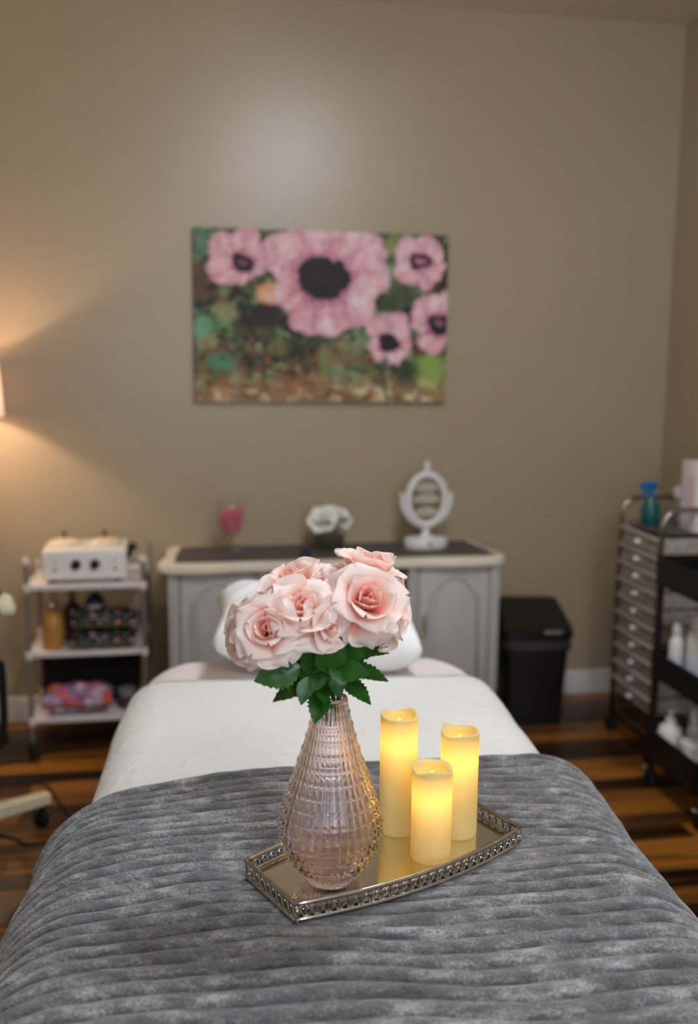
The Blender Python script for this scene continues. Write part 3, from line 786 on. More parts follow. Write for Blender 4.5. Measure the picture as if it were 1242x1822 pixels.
over((1-sm(6, 13, np.abs(wx-905)))*sm(600, 640, Y)*.7, C_(70, 60, 72)); over((1-sm(3, 7, np.abs(wx-585)))*sm(380, 420, Y)*(1-sm(500, 530, Y))*.6, C_(120, 50, 90))
img = img*(.90+.2*fbm(X/14, Y/14, 151)[..., None])
li = np.clip(img/255, 0, 1); li = np.where(li <= .04045, li/12.92, ((li+.055)/1.055)**2.4)
M_canvas = mat('painted_canvas', (255, 255, 255), rough=.6, attr='paint', bump=.15, bscale=500, bdist=.001)
V = []; cl = []
for j in range(NZ):
    for i in range(NX):
        V.append((-cw/2+cw*i/(NX-1), -ct, ch/2-ch*j/(NZ-1)))
F = [(j*NX+i, (j+1)*NX+i, (j+1)*NX+i+1, j*NX+i+1) for j in range(NZ-1) for i in range(NX-1)]
cl = li.reshape(-1, 3).tolist()
# wrapped edges carry on the picture's border colours in a darker tone
loop = [(0, i) for i in range(NX)] + [(j, NX-1) for j in range(1, NZ)] + [(NZ-1, i) for i in range(NX-2, -1, -1)] + [(j, 0) for j in range(NZ-2, 0, -1)]
o0 = len(V)
for j, i in loop: p = V[j*NX+i]; V.append((p[0], -.002, p[2])); cl.append([c*.75 for c in cl[j*NX+i]])
for k in range(len(loop)):
    a = loop[k][0]*NX+loop[k][1]; n2 = (k+1) % len(loop); b = loop[n2][0]*NX+loop[n2][1]; F.append((a, b, o0+n2, o0+k))
me = MB().add(V, F).mesh('canvas_face', M_canvas, ang=30)
at = me.color_attributes.new('paint', 'FLOAT_COLOR', 'POINT'); at.data.foreach_set('color', np.array([c+[1] for c in cl], dtype=np.float32).ravel())
link('canvas_face', me, cv)
MB().box((0, -.012, ch/2-.02), (cw-.01, .02, .035)).box((0, -.012, -ch/2+.02), (cw-.01, .02, .035)).box((-cw/2+.022, -.012, 0), (.035, .02, ch-.02)).box((cw/2-.022, -.012, 0), (.035, .02, ch-.02)).obj('stretcher_frame', mat('pine_wood', (190, 160, 115), rough=.7, var=.2), cv, smooth=False)

# ------------------------------------------------------------------ painted cabinet
CZ = .73
cx0, cx1, cyf, cyb = -.028, 1.285, 3.755, 4.085
M_cab = mat('grey_painted_wood', (186, 184, 182), rough=.5, var=.06, vscale=6, bump=.1, bscale=40, bdist=.002)
M_cabtop = mat('cream_painted_wood', (226, 218, 196), rough=.4, var=.06, vscale=8)
M_inset = mat('grey_woven_inset', (92, 86, 84), rough=.6, var=.3, vscale=120, bump=.2, bscale=300, bdist=.002)
cab = thing('sideboard', 'grey painted sideboard with arched doors, open middle and cream scalloped top', 'cabinet', (0, 0, 0))
def top_outline():
    P = []
    xl, xr, yf, yb = -.064, 1.308, 3.712, 4.112
    P += [(xl+.055, yb), (xl+.03, yb-.06), (xl+.036, yb-.15), (xl+.004, yf+.09), (xl, yf+.06), (xl+.012, yf+.03), (xl+.04, yf+.012)]
    n = 40
    for i in range(n+1):
        x = xl+.07+(xr-xl-.14)*i/n
        P.append((x, yf+.004+.006*math.cos((x-xl)*2*PI/.34)))
    P += [(xr-.04, yf+.012), (xr-.012, yf+.03), (xr, yf+.06), (xr-.004, yf+.09), (xr-.036, yb-.15), (xr-.03, yb-.06), (xr-.055, yb)]
    return P
MB().prism(top_outline(), CZ-.034, CZ, .012, 3).obj('top', M_cabtop, cab, ang=50)
MB().prism([(.0, 3.752), (1.262, 3.752), (1.252, 3.9), (1.225, 4.075), (.03, 4.075), (.004, 3.9)], CZ-.001, CZ+.0015).obj('top_inset', M_inset, cab, smooth=False)
DZ0, DZ1 = .165, CZ-.036
PED = [(cx0, .352), (.905, cx1)]
for k, (a, b) in enumerate(PED):
    c = MB()
    for xs in (a, b-.018): c.box((xs+.009, (cyf+cyb)/2+.01, (DZ0+DZ1)/2), (.018, cyb-cyf-.02, DZ1-DZ0))
    c.box(((a+b)/2, (cyf+cyb)/2+.01, DZ0+.009), (b-a-.04, cyb-cyf-.02, .018)).box(((a+b)/2, cyb-.006, (DZ0+DZ1)/2), (b-a-.04, .01, DZ1-DZ0-.02))
    c.obj('carcass', M_cab, cab, smooth=False)
    for sx, xs in ((1, a), (-1, b)):
        MB().box((xs+sx*.022, cyf+.004, (DZ0+DZ1)/2), (.040, .022, DZ1-DZ0), .006, 2).tube([(xs+sx*.022, cyf-.008, DZ0+.03), (xs+sx*.022, cyf-.008, DZ1-.03)], .007, 8).obj('corner_post', M_cab, cab)
    x0, x1 = a+.046, b-.046
    dr = MB().box(((x0+x1)/2, cyf+.008, (DZ0+DZ1)/2), (x1-x0, .02, DZ1-DZ0-.012), .003).obj('door', M_cab, cab)
    # arched raised panel
    def arch(inset):
        l, r_ = x0+.042+inset, x1-.042-inset; zb = DZ0+.055+inset; zs_ = DZ1-.115-inset*.6; mid = (l+r_)/2; P = [(l, zb), (r_, zb), (r_, zs_)]
        for i in range(1, 24):
            q = i/24; x = r_+(l-r_)*q; e = abs(2*q-1)
            h = .066*(1-(e/.62)**2.2*.5 if e < .62 else max(0, .5*(1-((e-.62)/.3))**2)) - .006*math.exp(-((e-.9)/.06)**2)
            P.append((x, zs_+h))
        P.append((l, zs_)); return P
    XZ = Matrix(((1, 0, 0, 0), (0, 0, -1, 0), (0, 1, 0, 0), (0, 0, 0, 1)))      # prism in x,z growing toward -y
    MB().tube([(x, cyf-.003, z) for x, z in arch(0)], .0065, 8, True).obj('panel_moulding', M_cab, dr, ang=180)
    MB().prism(arch(.022), -cyf+.0, -cyf+.009, .005, 2, M=XZ).obj('raised_panel', M_cab, dr, ang=30)
    hx = x0+.022 if k == 1 else x1-.022
    hz = aty(755, 1112, cyf).z
    M_brass = mat('antique_brass', (196, 180, 132), rough=.4, metal=.6, var=.3, vscale=60)
    h = MB().box((hx, cyf-.004, hz), (.014, .005, .085), .002).tube([(hx, cyf-.007, hz-.03), (hx, cyf-.022, hz-.02), (hx, cyf-.026, hz), (hx, cyf-.022, hz+.02), (hx, cyf-.007, hz+.03)], [.004, .004, .0065, .004, .004], 8)
    h.lathe([(0, -.013), (.009, -.006), (.011, 0), (.009, .006), (0, .013)], 12, c=(hx, cyf-.012, hz-.035)).lathe([(0, -.012), (.008, -.006), (.010, 0), (.008, .006), (0, .012)], 12, c=(hx, cyf-.012, hz+.035))
    h.obj('handle', M_brass, dr)
    MB().prism([(a+.04, DZ0-.0), (a+.09, DZ0-.02), ((a+b)/2, DZ0-.032), (b-.09, DZ0-.02), (b-.04, DZ0)], -cyf-.012, -cyf+.0, M=XZ).obj('skirt', M_cab, cab, smooth=False)
    for fx in (a+.03, b-.03):
        for fy in (cyf+.02, cyb-.04):
            MB().lathe([(.0, .0), (.018, .001), (.02, .02), (.017, .05), (.03, .09), (.036, .12), (.03, .15), (.024, .166)], 18, c=(fx, fy, 0)).obj('foot', M_cab, cab, ang=60)
M_dark = mat('dark_board', (26, 22, 20), rough=.7, var=.2)  # near-black colour given to the open middle's back board and shelf
MB().box((.6285, cyb-.006, .42), (.55, .01, .55)).obj('back_board', M_dark, cab, smooth=False)
MB().box((.6285, (cyf+cyb)/2+.02, DZ0+.009), (.55, cyb-cyf-.05, .018)).obj('middle_shelf', M_dark, cab, smooth=False)
TOPZ = CZ+.0016

# things on the sideboard
M_clear = thin_glass('clear_glass', (250, 250, 248), .03, .03)
g = atz(412, 980, TOPZ)
gb = thing('glass_goblet', 'footed clear glass goblet filled with pink candy on sideboard', 'goblet', (g.x, g.y, TOPZ))
MB().lathe([(0, 0), (.042, 0), (.043, .004), (.02, .010), (.010, .018), (0, .02)], 32).obj('foot', M_clear, gb)
MB().lathe([(0, .0195), (.009, .0195), (.013, .03), (.008, .042), (.014, .055), (.010, .062), (0, .064)], 24).obj('stem', M_clear, gb)
MB().lathe([(0, .063), (.03, .068), (.046, .085), (.052, .11), (.055, .15), (.058, .205), (.0572, .2065), (.0565, .205)], 40, cap=False).obj('bowl', M_clear, gb, ang=180)
cs = MB(); rc = random.Random(3)
for k in range(210):
    z = rc.uniform(.078, .17); R_ = float(np.interp(z, [.078, .085, .11, .17], [.024, .034, .042, .047])); rr_ = R_*math.sqrt(rc.random()); a = rc.uniform(0, 6.28); q = .0065
    cs.lathe([(0, -q), (q*.8, -q*.55), (q, 0), (q*.8, q*.55), (0, q)], 8, M=Matrix.Translation((rr_*math.cos(a), rr_*math.sin(a), z)))
cn = cs.obj('candy_pieces', mat('pink_candy', (240, 120, 152), rough=.25, var=.25, vscale=90), None); cn.location = (g.x, g.y, TOPZ)
tag(cn, 'heap of small bright pink candies inside the glass goblet', 'candy'); cn['kind'] = 'stuff'

f0 = atz(585, 976, TOPZ)
bv = thing('flower_bowl', 'round clear glass bowl holding white flowers on sideboard', 'vase', (f0.x, f0.y, TOPZ))
MB().lathe([(0, 0), (.05, 0), (.066, .02), (.070, .05), (.064, .085), (.066, .1), (.065, .1015), (.064, .1)], 40, cap=False).obj('glass', M_clear, bv, ang=180)
MB().lathe([(0, .006), (.047, .006), (.061, .023), (.0645, .05), (.062, .06), (0, .061)], 32).obj('water', mat('green_water', (120, 130, 90), rough=.05, trans=.9, ior=1.33), bv, ang=180)
M_wpet = mat('white_petal', (254, 254, 246), rough=.6, var=.05, translucent=.2)
def wpetal(length, width, ph0, ph1, r0, cup):
    n = 7; V = []; F = []; r = r0; z = 0
    for j in range(n+1):
        v = j/n; ph = math.radians(ph0+(ph1-ph0)*v)
        if j: r += math.sin(ph)*length/n; z += math.cos(ph)*length/n
        wv = width*(.3+.7*math.sin(min(1, v*1.4)*PI/2))*(max(.02, 1-max(0, (v-.5)/.5)**2.4))**.5
        for i in range(n+1): s_ = (-1+2*i/n)*wv; V.append((r-cup*s_*s_/.03, s_, z+.002*math.sin(i*1.7)*v))
    for j in range(n):
        for i in range(n): a = j*(n+1)+i; F.append((a, a+1, a+n+2, a+n+1))
    return MB().add(V, F).mesh('petal', M_wpet, ang=180)
WP = [wpetal(.03, .016, 5, 0, .004, .6), wpetal(.045, .024, 30, 40, .006, .35), wpetal(.055, .03, 60, 85, .007, .15)]
for k, (px, py, dy, face, sc, lab) in enumerate([(574, 921, -.03, (-.25, -.7, .6), 1.12, 'larger open white flower leaning to the goblet side of the glass bowl'), (607, 918, .0, (.45, -.5, .65), 1.0, 'white flower leaning to the mirror side of the glass bowl'),
                                       (589, 907, .04, (0, .1, 1), .95, 'white flower at the back of the glass bowl')]):
    p = aty(px, py, f0.y+dy); f = Vector(face).normalized()
    r = thing('white_flower', lab, 'flower', group='white flowers in the glass bowl'); base = p-f*.02*sc; setM(r, base, frame_to(f)); bpy.context.view_layer.update()
    rr = random.Random(50+k)
    for j, cnt in enumerate((4, 5, 6)):
        for i in range(cnt):
            o = link('petal', WP[j], r); o.rotation_euler = (0, rr.uniform(-.1, .1), 2*PI*i/cnt+j*.5+rr.uniform(-.1, .1)); o.scale = (sc,)*3
    inv = r.matrix_basis.inverted(); e = Vector((f0.x+(-.02, .02, 0)[k], f0.y, TOPZ+.012))
    MB().tube([inv @ base, inv @ (base*.6+e*.4-Vector((0, 0, .005))), inv @ e], .003, 6).obj('stem', M_stem, r)
    for i in range(4):
        a = rr.uniform(-2.6, -.5) if i < 2 else rr.uniform(0, 6.28); lf(r, base*.94+e*.06, (math.cos(a), math.sin(a), .12+.1*i), (0, 0, 1), i % 3, .95)

m0 = atz(757, 973, TOPZ)
mr = thing('oval_mirror', 'white oval swivel mirror with filigree front on round stand', 'mirror', (m0.x, m0.y, TOPZ))
M_wh = mat('white_lacquer', (226, 224, 222), rough=.35, var=.04)
MB().lathe([(0, 0), (.088, 0), (.092, .01), (.092, .034), (.086, .042), (.03, .046), (.018, .056), (.014, .07), (.018, .078), (.014, .088), (0, .09)], 40, sy=.62).obj('stand_base', M_wh, mr, ang=50)
MB().lathe([(0, -.008), (.007, -.005), (.007, .005), (0, .008)], 10, M=Matrix.Translation((.005, -.060, .02)) @ Matrix.Rotation(PI/2, 4, 'X')).obj('drawer_knob', M_dark, mr)
mz, ma, mb = .198, .078, .104
MB().tube([(.104*math.sin(q)*1.0, 0, mz-.122*math.cos(q)+.012) for q in [(-1+2*i/28)*PI*.53 for i in range(29)]], [.008+.004*math.cos((-1+2*i/28)*PI/2) for i in range(29)], 10).lathe([(0, 0), (.008, .004), (.01, .012), (0, .02)], 10, c=(-.103, 0, mz+.012)).lathe([(0, 0), (.008, .004), (.01, .012), (0, .02)], 10, c=(.103, 0, mz+.012)).obj('cradle', M_wh, mr, ang=180)
fr_ = MB().tube([(ma*math.cos(2*PI*i/48), -.004, mz+mb*math.sin(2*PI*i/48)) for i in range(48)], .0155, 12, True).obj('oval_frame', M_wh, mr, ang=180)
MB().lathe([(0, 0), (.014, .002), (.01, .012), (.016, .022), (.014, .034), (.006, .044), (0, .052)], 16, c=(0, 0, mz+mb+.008)).obj('finial', M_wh, fr_, ang=180)
for sx in (-1, 1): MB().tube([(sx*.084, 0, mz), (sx*.106, 0, mz)], .006, 8).obj('pivot', M_wh, mr)
el = MB(); n = 40
el.add([(0, .004, mz)]+[((ma-.01)*math.cos(2*PI*i/n), .004, mz+(mb-.01)*math.sin(2*PI*i/n)) for i in range(n)], [(0, (i+1) % n+1, i+1) for i in range(n)]).obj('mirror_glass', mat('antique_mirror', (206, 194, 164), rough=.06, metal=1, var=.1), mr, smooth=False)
for ry, wv in ((.05, .075), (.0, .09), (-.052, .078)):
    fl = MB()
    for i in range(7):
        a = math.radians(-75+25*i); L_ = wv*.72
        fl.tube([(0, -.004, mz+ry-.012), (L_*.6*math.sin(a)-.004, -.006, mz+ry-.012+L_*.5*math.cos(a)), (L_*math.sin(a), -.004, mz+ry-.012+L_*.62*math.cos(a))], [.004, .0085, .004], 6)
    fl.obj('filigree_spray', mat('filigree_metal', (196, 190, 180), rough=.5, metal=0, var=.1), mr)
p0 = atz(543, 994, TOPZ)
jr = thing('small_jar', 'tiny dark purple lidded jar on the grey sideboard inset', 'jar', (p0.x, p0.y, TOPZ))
MB().lathe([(0, 0), (.018, 0), (.021, .006), (.021, .02), (.017, .026), (0, .026)], 20).obj('body', mat('purple_glass', (52, 34, 62), rough=.2), jr)
MB().lathe([(0, .0262), (.019, .0262), (.019, .036), (.012, .040), (0, .041)], 20).obj('lid', mat('purple_lid', (40, 28, 50), rough=.35), jr)

# ------------------------------------------------------------------ casters
CASTER_WHEEL = MB().lathe([(0, -.012), (.02, -.012), (.025, -.008), (.025, .008), (.02, .012), (0, .012)], 20, M=Matrix.Translation((0, 0, .025)) @ Matrix.Rotation(PI/2, 4, 'Y')).mesh('wheel', M_rubber)
CASTER_FORK = MB().box((0, .006, .052), (.034, .03, .008), .003).box((-.0155, 0, .036), (.003, .02, .03)).box((.0155, 0, .036), (.003, .02, .03)).lathe([(.008, .055), (.008, .075), (0, .076)], 10)
CASTER_FORK = CASTER_FORK.mesh('fork', M_black)
CASTER_CAP = MB().lathe([(0, .0), (.012, 0), (.013, .004), (.008, .009), (0, .010)], 14, c=(0, 0, .0565)).mesh('cap', M_chrome)
def caster(parent, x, y, rz=0.0, sc=1.0, cap=False):
    w_ = link('caster', CASTER_FORK, parent, (x, y, 0), (0, 0, rz)); w_.scale = (sc,)*3
    link('wheel', CASTER_WHEEL, w_)
    if cap: link('cap', CASTER_CAP, w_, (0, .022, 0))
    return w_

# ------------------------------------------------------------------ white three-tier cart
KX0, KX1, KY0, KY1 = -.540, -.118, 3.750, 4.09
kart = thing('rolling_cart', 'white three-shelf rolling cart with slim posts beside the sideboard', 'cart', (0, 0, 0))
M_shelf = mat('white_enamel', (222, 214, 212), rough=.35, var=.04)
M_post = mat('grey_tube', (150, 138, 130), rough=.35, metal=.5, var=.1)
KZ = [.652, .395, .138]
for z in KZ:
    sh = MB().box(((KX0+KX1)/2, (KY0+KY1)/2, z-.004), (KX1-KX0-.004, KY1-KY0-.004, .006), .002)
    sh.obj('shelf', M_shelf, kart)
    for a, b in (((KX0, KY0), (KX1, KY0)), ((KX0, KY1), (KX1, KY1)), ((KX0, KY0), (KX0, KY1)), ((KX1, KY0), (KX1, KY1))):
        L_ = (b[0]-a[0], b[1]-a[1]); dx, dy = (max(abs(L_[0])-.02, .004), max(abs(L_[1])-.02, .004)) 
        MB().box(((a[0]+b[0])/2, (a[1]+b[1])/2, z-.002), (dx if dx > .01 else .005, dy if dy > .01 else .005, .020), .002).obj('shelf_rim', M_shelf, kart)
for x in (KX0, KX1):
    for y in (KY0, KY1):
        zt_ = .742 if y == KY0 else .668
        MB().tube([(x, y, .056), (x, y, zt_)], .0085, 12).obj('post', M_post, kart)
        MB().lathe([(.011, -.004), (.0135, 0), (.0145, .010), (.011, .020), (0, .023)], 14, c=(x, y, zt_)).obj('post_cap', M_shelf, kart)
        for z in KZ: MB().lathe([(.0115, z-.018), (.0135, z-.012), (.0135, z+.008), (.0115, z+.014)], 14, c=(x, y, 0)).obj('shelf_clip', M_shelf, kart)
        caster(kart, x, y, .4)

# wax warmer on the top shelf
wz = KZ[0]+.0005
wm = thing('wax_warmer', 'white double wax warmer with black dials on rolling cart', 'wax warmer', (-.335, 3.80, wz))
M_wmb = mat('warmer_white', (228, 224, 218), rough=.3, var=.02)
for x in (-.12, .12):
    for y in (.03, .2): MB().lathe([(0, 0), (.012, 0), (.012, .012), (0, .0121)], 12, c=(x, y, 0)).obj('rubber_foot', M_rubber, wm)
MB().box((0, .12, .070), (.310, .235, .114), .008, 3).obj('housing', M_wmb, wm)
for x in (-.031, .038):
    k = MB().lathe([(0, 0), (.019, 0), (.0175, .014), (.014, .018), (0, .018)], 24, M=Matrix.Translation((x, .0024, .072)) @ Matrix.Rotation(PI/2, 4, 'X')).obj('dial', M_black, wm)
for x in (-.108, .112):
    MB().lathe([(0, 0), (.0065, 0), (.006, .004), (0, .006)], 14, M=Matrix.Translation((x, .0024, .053)) @ Matrix.Rotation(PI/2, 4, 'X')).obj('indicator_lamp', mat('red_lens', (176, 52, 38), rough=.25), wm)
    MB().lathe([(0, 0), (.006, 0), (.006, .001), (0, .001)], 14, M=Matrix.Translation((x, .0024, .083)) @ Matrix.Rotation(PI/2, 4, 'X')).obj('printed_mark', mat('grey_print', (176, 164, 158), rough=.5), wm)
for x in (-.082, .07):
    ld_ = MB().lathe([(.066, .1275), (.066, .134), (.058, .142), (.03, .150), (0, .152)], 32, c=(x, .125, 0)).obj('lid', mat('lid_cream', (226, 206, 180), rough=.3), wm, ang=60)
    MB().lathe([(.004, .152), (.004, .162), (.009, .168), (.009, .176), (0, .18)], 14, c=(x, .125, 0)).obj('lid_knob', mat('brown_knob', (70, 52, 34), rough=.4), ld_)
MB().tube([(.157, .06, .085), (.172, .055, .115), (.178, .05, .138)], .009, 8).box((.176, .052, .128), (.034, .03, .024), .006).obj('spatula_clip', M_black, wm)

def bottle(name, label, loc, prof, mb, parts=(), group=None, n=24):
    t = thing(name, label, 'bottle', loc, group=group)
    MB().lathe(prof, n).obj('body', mb, t, ang=50)
    for pn, pr, pm in parts: MB().lathe(pr, n).obj(pn, pm, t, ang=50)
    return t
sz = KZ[1]-.0005
M_oil = mat('amber_oil', (178, 128, 58), rough=.15, var=.1)
bottle('oil_bottle', 'clear bottle of amber oil with silver cap on middle shelf', (-.462, 3.835, sz), [(0, 0), (.038, 0), (.040, .004), (.040, .105), (.030, .128), (.014, .138), (.013, .152), (0, .152)], M_oil,
       [('cap', [(.0145, .1525), (.0155, .155), (.0155, .176), (.012, .18), (0, .18)], M_chrome)])
bottle('brown_bottle', 'dark brown bottle standing behind the amber oil bottle', (-.40, 3.955, sz), [(0, 0), (.034, 0), (.036, .004), (.036, .12), (.026, .14), (.012, .15), (.012, .165), (0, .165)], mat('brown_glass', (44, 28, 16), rough=.2),
       [('pump', [(.012, .1655), (.015, .17), (.013, .19), (.004, .192), (.004, .225), (.012, .228), (.012, .238), (0, .24)], mat('olive_cap', (108, 98, 74), rough=.4))])
t = bottle('blue_bottle', 'blue bottle with white label and pale cap on middle shelf', (-.315, 3.985, sz), [(0, 0), (.036, 0), (.038, .004), (.038, .145), (.028, .165), (.013, .172), (.013, .18), (0, .18)], mat('blue_plastic', (20, 42, 78), rough=.3),
       [('cap', [(.013, .1805), (.017, .183), (.017, .215), (.012, .22), (0, .22)], mat('pale_cap', (170, 164, 140), rough=.4))])
lbv = [(.0384*math.cos(a), .0384*math.sin(a), z) for z in (.05, .135) for a in [math.radians(-140+100*i/12) for i in range(13)]]
MB().add(lbv, [(i, i+1, 14+i, 13+i) for i in range(12)]).obj('label_wrap', mat('label_white', (208, 208, 212), rough=.5), t)
def floral(name, base, cols, scale, lo=.5):
    m = bpy.data.materials.new(name); m.use_nodes = True; nt = m.node_tree; L = nt.links.new; b = nt.nodes['Principled BSDF']; b.inputs['Roughness'].default_value = .8
    tc = nd(nt, 'ShaderNodeTexCoord'); vo = nd(nt, 'ShaderNodeTexVoronoi'); vo.inputs['Scale'].default_value = scale; L(tc.outputs['Object'], vo.inputs['Vector'])
    sp = nd(nt, 'ShaderNodeSeparateColor'); L(vo.outputs['Color'], sp.inputs[0])
    rp = nd(nt, 'ShaderNodeValToRGB'); rp.color_ramp.interpolation = 'CONSTANT'
    e = rp.color_ramp.elements; e[0].color = (*lin(cols[0]), 1); e[1].position = 1/len(cols); e[1].color = (*lin(cols[1]), 1)
    for i, c in enumerate(cols[2:], 2): k = e.new(i/len(cols)); k.color = (*lin(c), 1)
    L(sp.outputs[0], rp.inputs[0])
    r2 = nd(nt, 'ShaderNodeValToRGB'); r2.color_ramp.elements[0].position = lo; r2.color_ramp.elements[0].color = (1, 1, 1, 1); r2.color_ramp.elements[1].position = lo+.18; r2.color_ramp.elements[1].color = (0, 0, 0, 1)
    L(vo.outputs['Distance'], r2.inputs[0])
    mx = nd(nt, 'ShaderNodeMixRGB'); mx.inputs[1].default_value = (*lin(base), 1); L(r2.outputs[0], mx.inputs[0]); L(rp.outputs[0], mx.inputs[2]); L(mx.outputs[0], b.inputs['Base Color'])
    MATS[name] = m; return m
M_fl1 = floral('dark_floral_cloth', (26, 28, 24), [(60, 110, 66), (200, 150, 180), (178, 70, 70), (60, 96, 62), (150, 140, 150)], 62, .3)
M_fl2 = floral('pink_floral_cloth', (150, 120, 150), [(206, 60, 78), (206, 200, 206), (140, 90, 140), (214, 100, 110), (190, 120, 60), (190, 160, 190)], 26)
def pouch(name, label, loc, size, m, rz=0.0, tilt=0.0, cat='pouch', group=None, zipc=None):
    t = thing(name, label, cat, loc, rz, group)
    o = link('body', pillow_mesh(size[0], size[1], size[2], name, m), t, (0, 0, 0), (0, tilt, 0))
    t['_h'] = rest(o, .0006)
    z = MB().tube([(-size[0]*.46, -size[1]*.497, size[2]*.5), (0, -size[1]*.475, size[2]*.52), (size[0]*.46, -size[1]*.497, size[2]*.5)], .003, 6).obj('zip', zipc or mat('brass_zip', (96, 82, 40), rough=.4, metal=.6), t)
    return t
p1_ = pouch('floral_pouch', 'dark floral fabric pouch lying on the middle shelf, bottom of two', (-.272, 3.85, sz), (.255, .16, .05), M_fl1, group='floral pouches on the cart', zipc=mat('olive_zip', (112, 96, 40), rough=.6))
pouch('floral_pouch', 'dark floral fabric pouch stacked on top of its twin', (-.268, 3.855, sz+p1_['_h']+.0015), (.255, .16, .045), M_fl1, tilt=.03, group='floral pouches on the cart', zipc=mat('olive_zip', (112, 96, 40), rough=.6))
bz = KZ[2]-.0005
pouch('floral_bag', 'pink and purple floral fabric bag on the bottom cart shelf', (-.376, 3.852, bz), (.27, .165, .085), M_fl2, cat='bag')
t = thing('black_bag', 'black storage bag at the back of the bottom cart shelf', 'bag', (-.335, 4.008, bz))
MB().box((0, 0, .10), (.38, .13, .20), .03, 3).obj('body', mat('black_nylon', (8, 8, 10), rough=.8, var=.2), t)
MB().tube([(-.08, -.02, .195), (-.06, -.02, .225), (.06, -.02, .225), (.08, -.02, .195)], .008, 8).obj('handle', M_rubber, t)
t = thing('grey_tin', 'small dark grey lidded tin next to the pink floral bag', 'tin', (-.19, 3.86, bz))
MB().lathe([(0, 0), (.034, 0), (.036, .003), (.036, .06), (0, .06)], 24).obj('body', mat('dark_tin', (70, 68, 70), rough=.4, metal=.4), t)
MB().lathe([(.0375, .052), (.0375, .075), (.03, .08), (0, .08)], 24).obj('lid', mat('tin_lid', (150, 146, 146), rough=.4, metal=.4), t)
# clear plastic sleeve hanging at the sideboard side of the cart
pv = []
for j in range(14):
    for i in range(10):
        x = KX1+.021+.007*math.sin(i*1.3+j*.35)+.004*math.sin(j*.9); pv.append((x, 3.80+.022*i+.004*math.sin(j*.7), .775-.036*j))
o = MB().add(pv, [(j*10+i, j*10+i+1, (j+1)*10+i+1, (j+1)*10+i) for j in range(13) for i in range(9)]).obj('plastic_sleeve', thin_glass('clear_plastic', (226, 230, 232), .12, .10), None, ang=180)
tag(o, 'crinkled clear plastic sleeve hanging on the side of the white cart', 'plastic bag')

# ------------------------------------------------------------------ floor lamp in the corner
lx, ly = -.79, 3.945
lamp = thing('floor_lamp', 'floor lamp with drum shade glowing beside the wall', 'lamp', (lx, ly, 0))
MB().lathe([(0, 0), (.13, 0), (.132, .01), (.12, .022), (.03, .03), (.012, .045), (0, .046)], 32).obj('base', M_black, lamp, ang=50)
MB().tube([(0, 0, .04), (0, 0, 1.345)], .009, 10).obj('pole', M_black, lamp)
MB().lathe([(.165, 1.272), (.152, 1.484)], 48, cap=False).obj('lamp_shade', mat('pink_linen_shade', (238, 206, 196), rough=.8, var=.05, vscale=60, translucent=.12), lamp, ang=180)
lamp_fix = [f for f in bpy.data.objects['lamp_shade'].data.polygons if len(f.vertices) > 4]
bm = bmesh.new(); bm.from_mesh(bpy.data.objects['lamp_shade'].data); bmesh.ops.delete(bm, geom=[f for f in bm.faces if len(f.verts) > 4], context='FACES_ONLY'); bm.to_mesh(bpy.data.objects['lamp_shade'].data); bm.free()
MB().tube([(-.155, 0, 1.40), (.155, 0, 1.40)], .002, 6).tube([(0, -.155, 1.40), (0, .155, 1.40)], .002, 6).obj('spider', M_chrome, lamp)
MB().lathe([(0, 1.34), (.013, 1.342), (.014, 1.36), (.03, 1.385), (.028, 1.41), (.012, 1.425), (0, 1.428)], 16).obj('bulb', mat('bulb_glass', (255, 230, 190), rough=.3, emit=(255, 196, 130), estr=6), lamp)
ld = bpy.data.lights.new('lamp_bulb', 'POINT'); ld.energy = LAMP_W; ld.color = (1, .79, .56); ld.shadow_soft_size = .02
lo = bpy.data.objects.new('lamp_bulb', ld); COL.objects.link(lo); lo.parent = lamp; lo.location = (0, -.035, 1.385)

# ------------------------------------------------------------------ facial steamer on casters (mostly beyond the picture edge)
st0 = Vector((-.87, 2.82, 0))
st = thing('facial_steamer', 'cream facial steamer stand on caster legs with black column', 'steamer', st0, 0)
tipp = atz(75, 1470, 0) - st0
a0 = math.atan2(tipp.y, tipp.x); Lg = math.hypot(tipp.x, tipp.y)
for k in range(4):
    a = a0+2*PI*k/4; d = Vector((math.cos(a), math.sin(a), 0)); R_ = Matrix.Rotation(a, 4, 'Z')
    lg = MB().add([(0.03, y, z) for y, z in ((-.028, .10), (.028, .10), (.028, .155), (-.028, .155))] + [(Lg+.028, y, z) for y, z in ((-.019, .072), (.019, .072), (.019, .108), (-.019, .108))],
                  [(0, 1, 2, 3), (4, 7, 6, 5), (0, 4, 5, 1), (1, 5, 6, 2), (2, 6, 7, 3), (3, 7, 4, 0)], M=R_).obj('base_leg', M_cream, st, smooth=False)
    bv_ = lg.modifiers.new('bevel', 'BEVEL'); bv_.width = .006; bv_.segments = 3
    caster(lg, d.x*Lg, d.y*Lg, a+.7, 1.0)
MB().lathe([(.05, .095), (.055, .10), (.055, .17), (.04, .18), (0, .181)], 24).obj('hub', M_cream, st)
MB().tube([(0, 0, .17), (0, 0, .70)], .017, 14).obj('column', M_black, st)
MB().lathe([(.0, .68), (.085, .68), (.10, .70), (.10, .86), (.09, .90), (.05, .92), (0, .922)], 28).obj('head', M_cream, st, ang=60)
arm_t = aty(4, 1077, 3.02)-st0
MB().tube([(.09, 0, .84), (.2, 0, .93), (arm_t.x-.06, arm_t.y, .93), (arm_t.x-.01, arm_t.y, arm_t.z+.004)], [.018, .016, .016, .018], 12).obj('arm', M_black, st, ang=180)
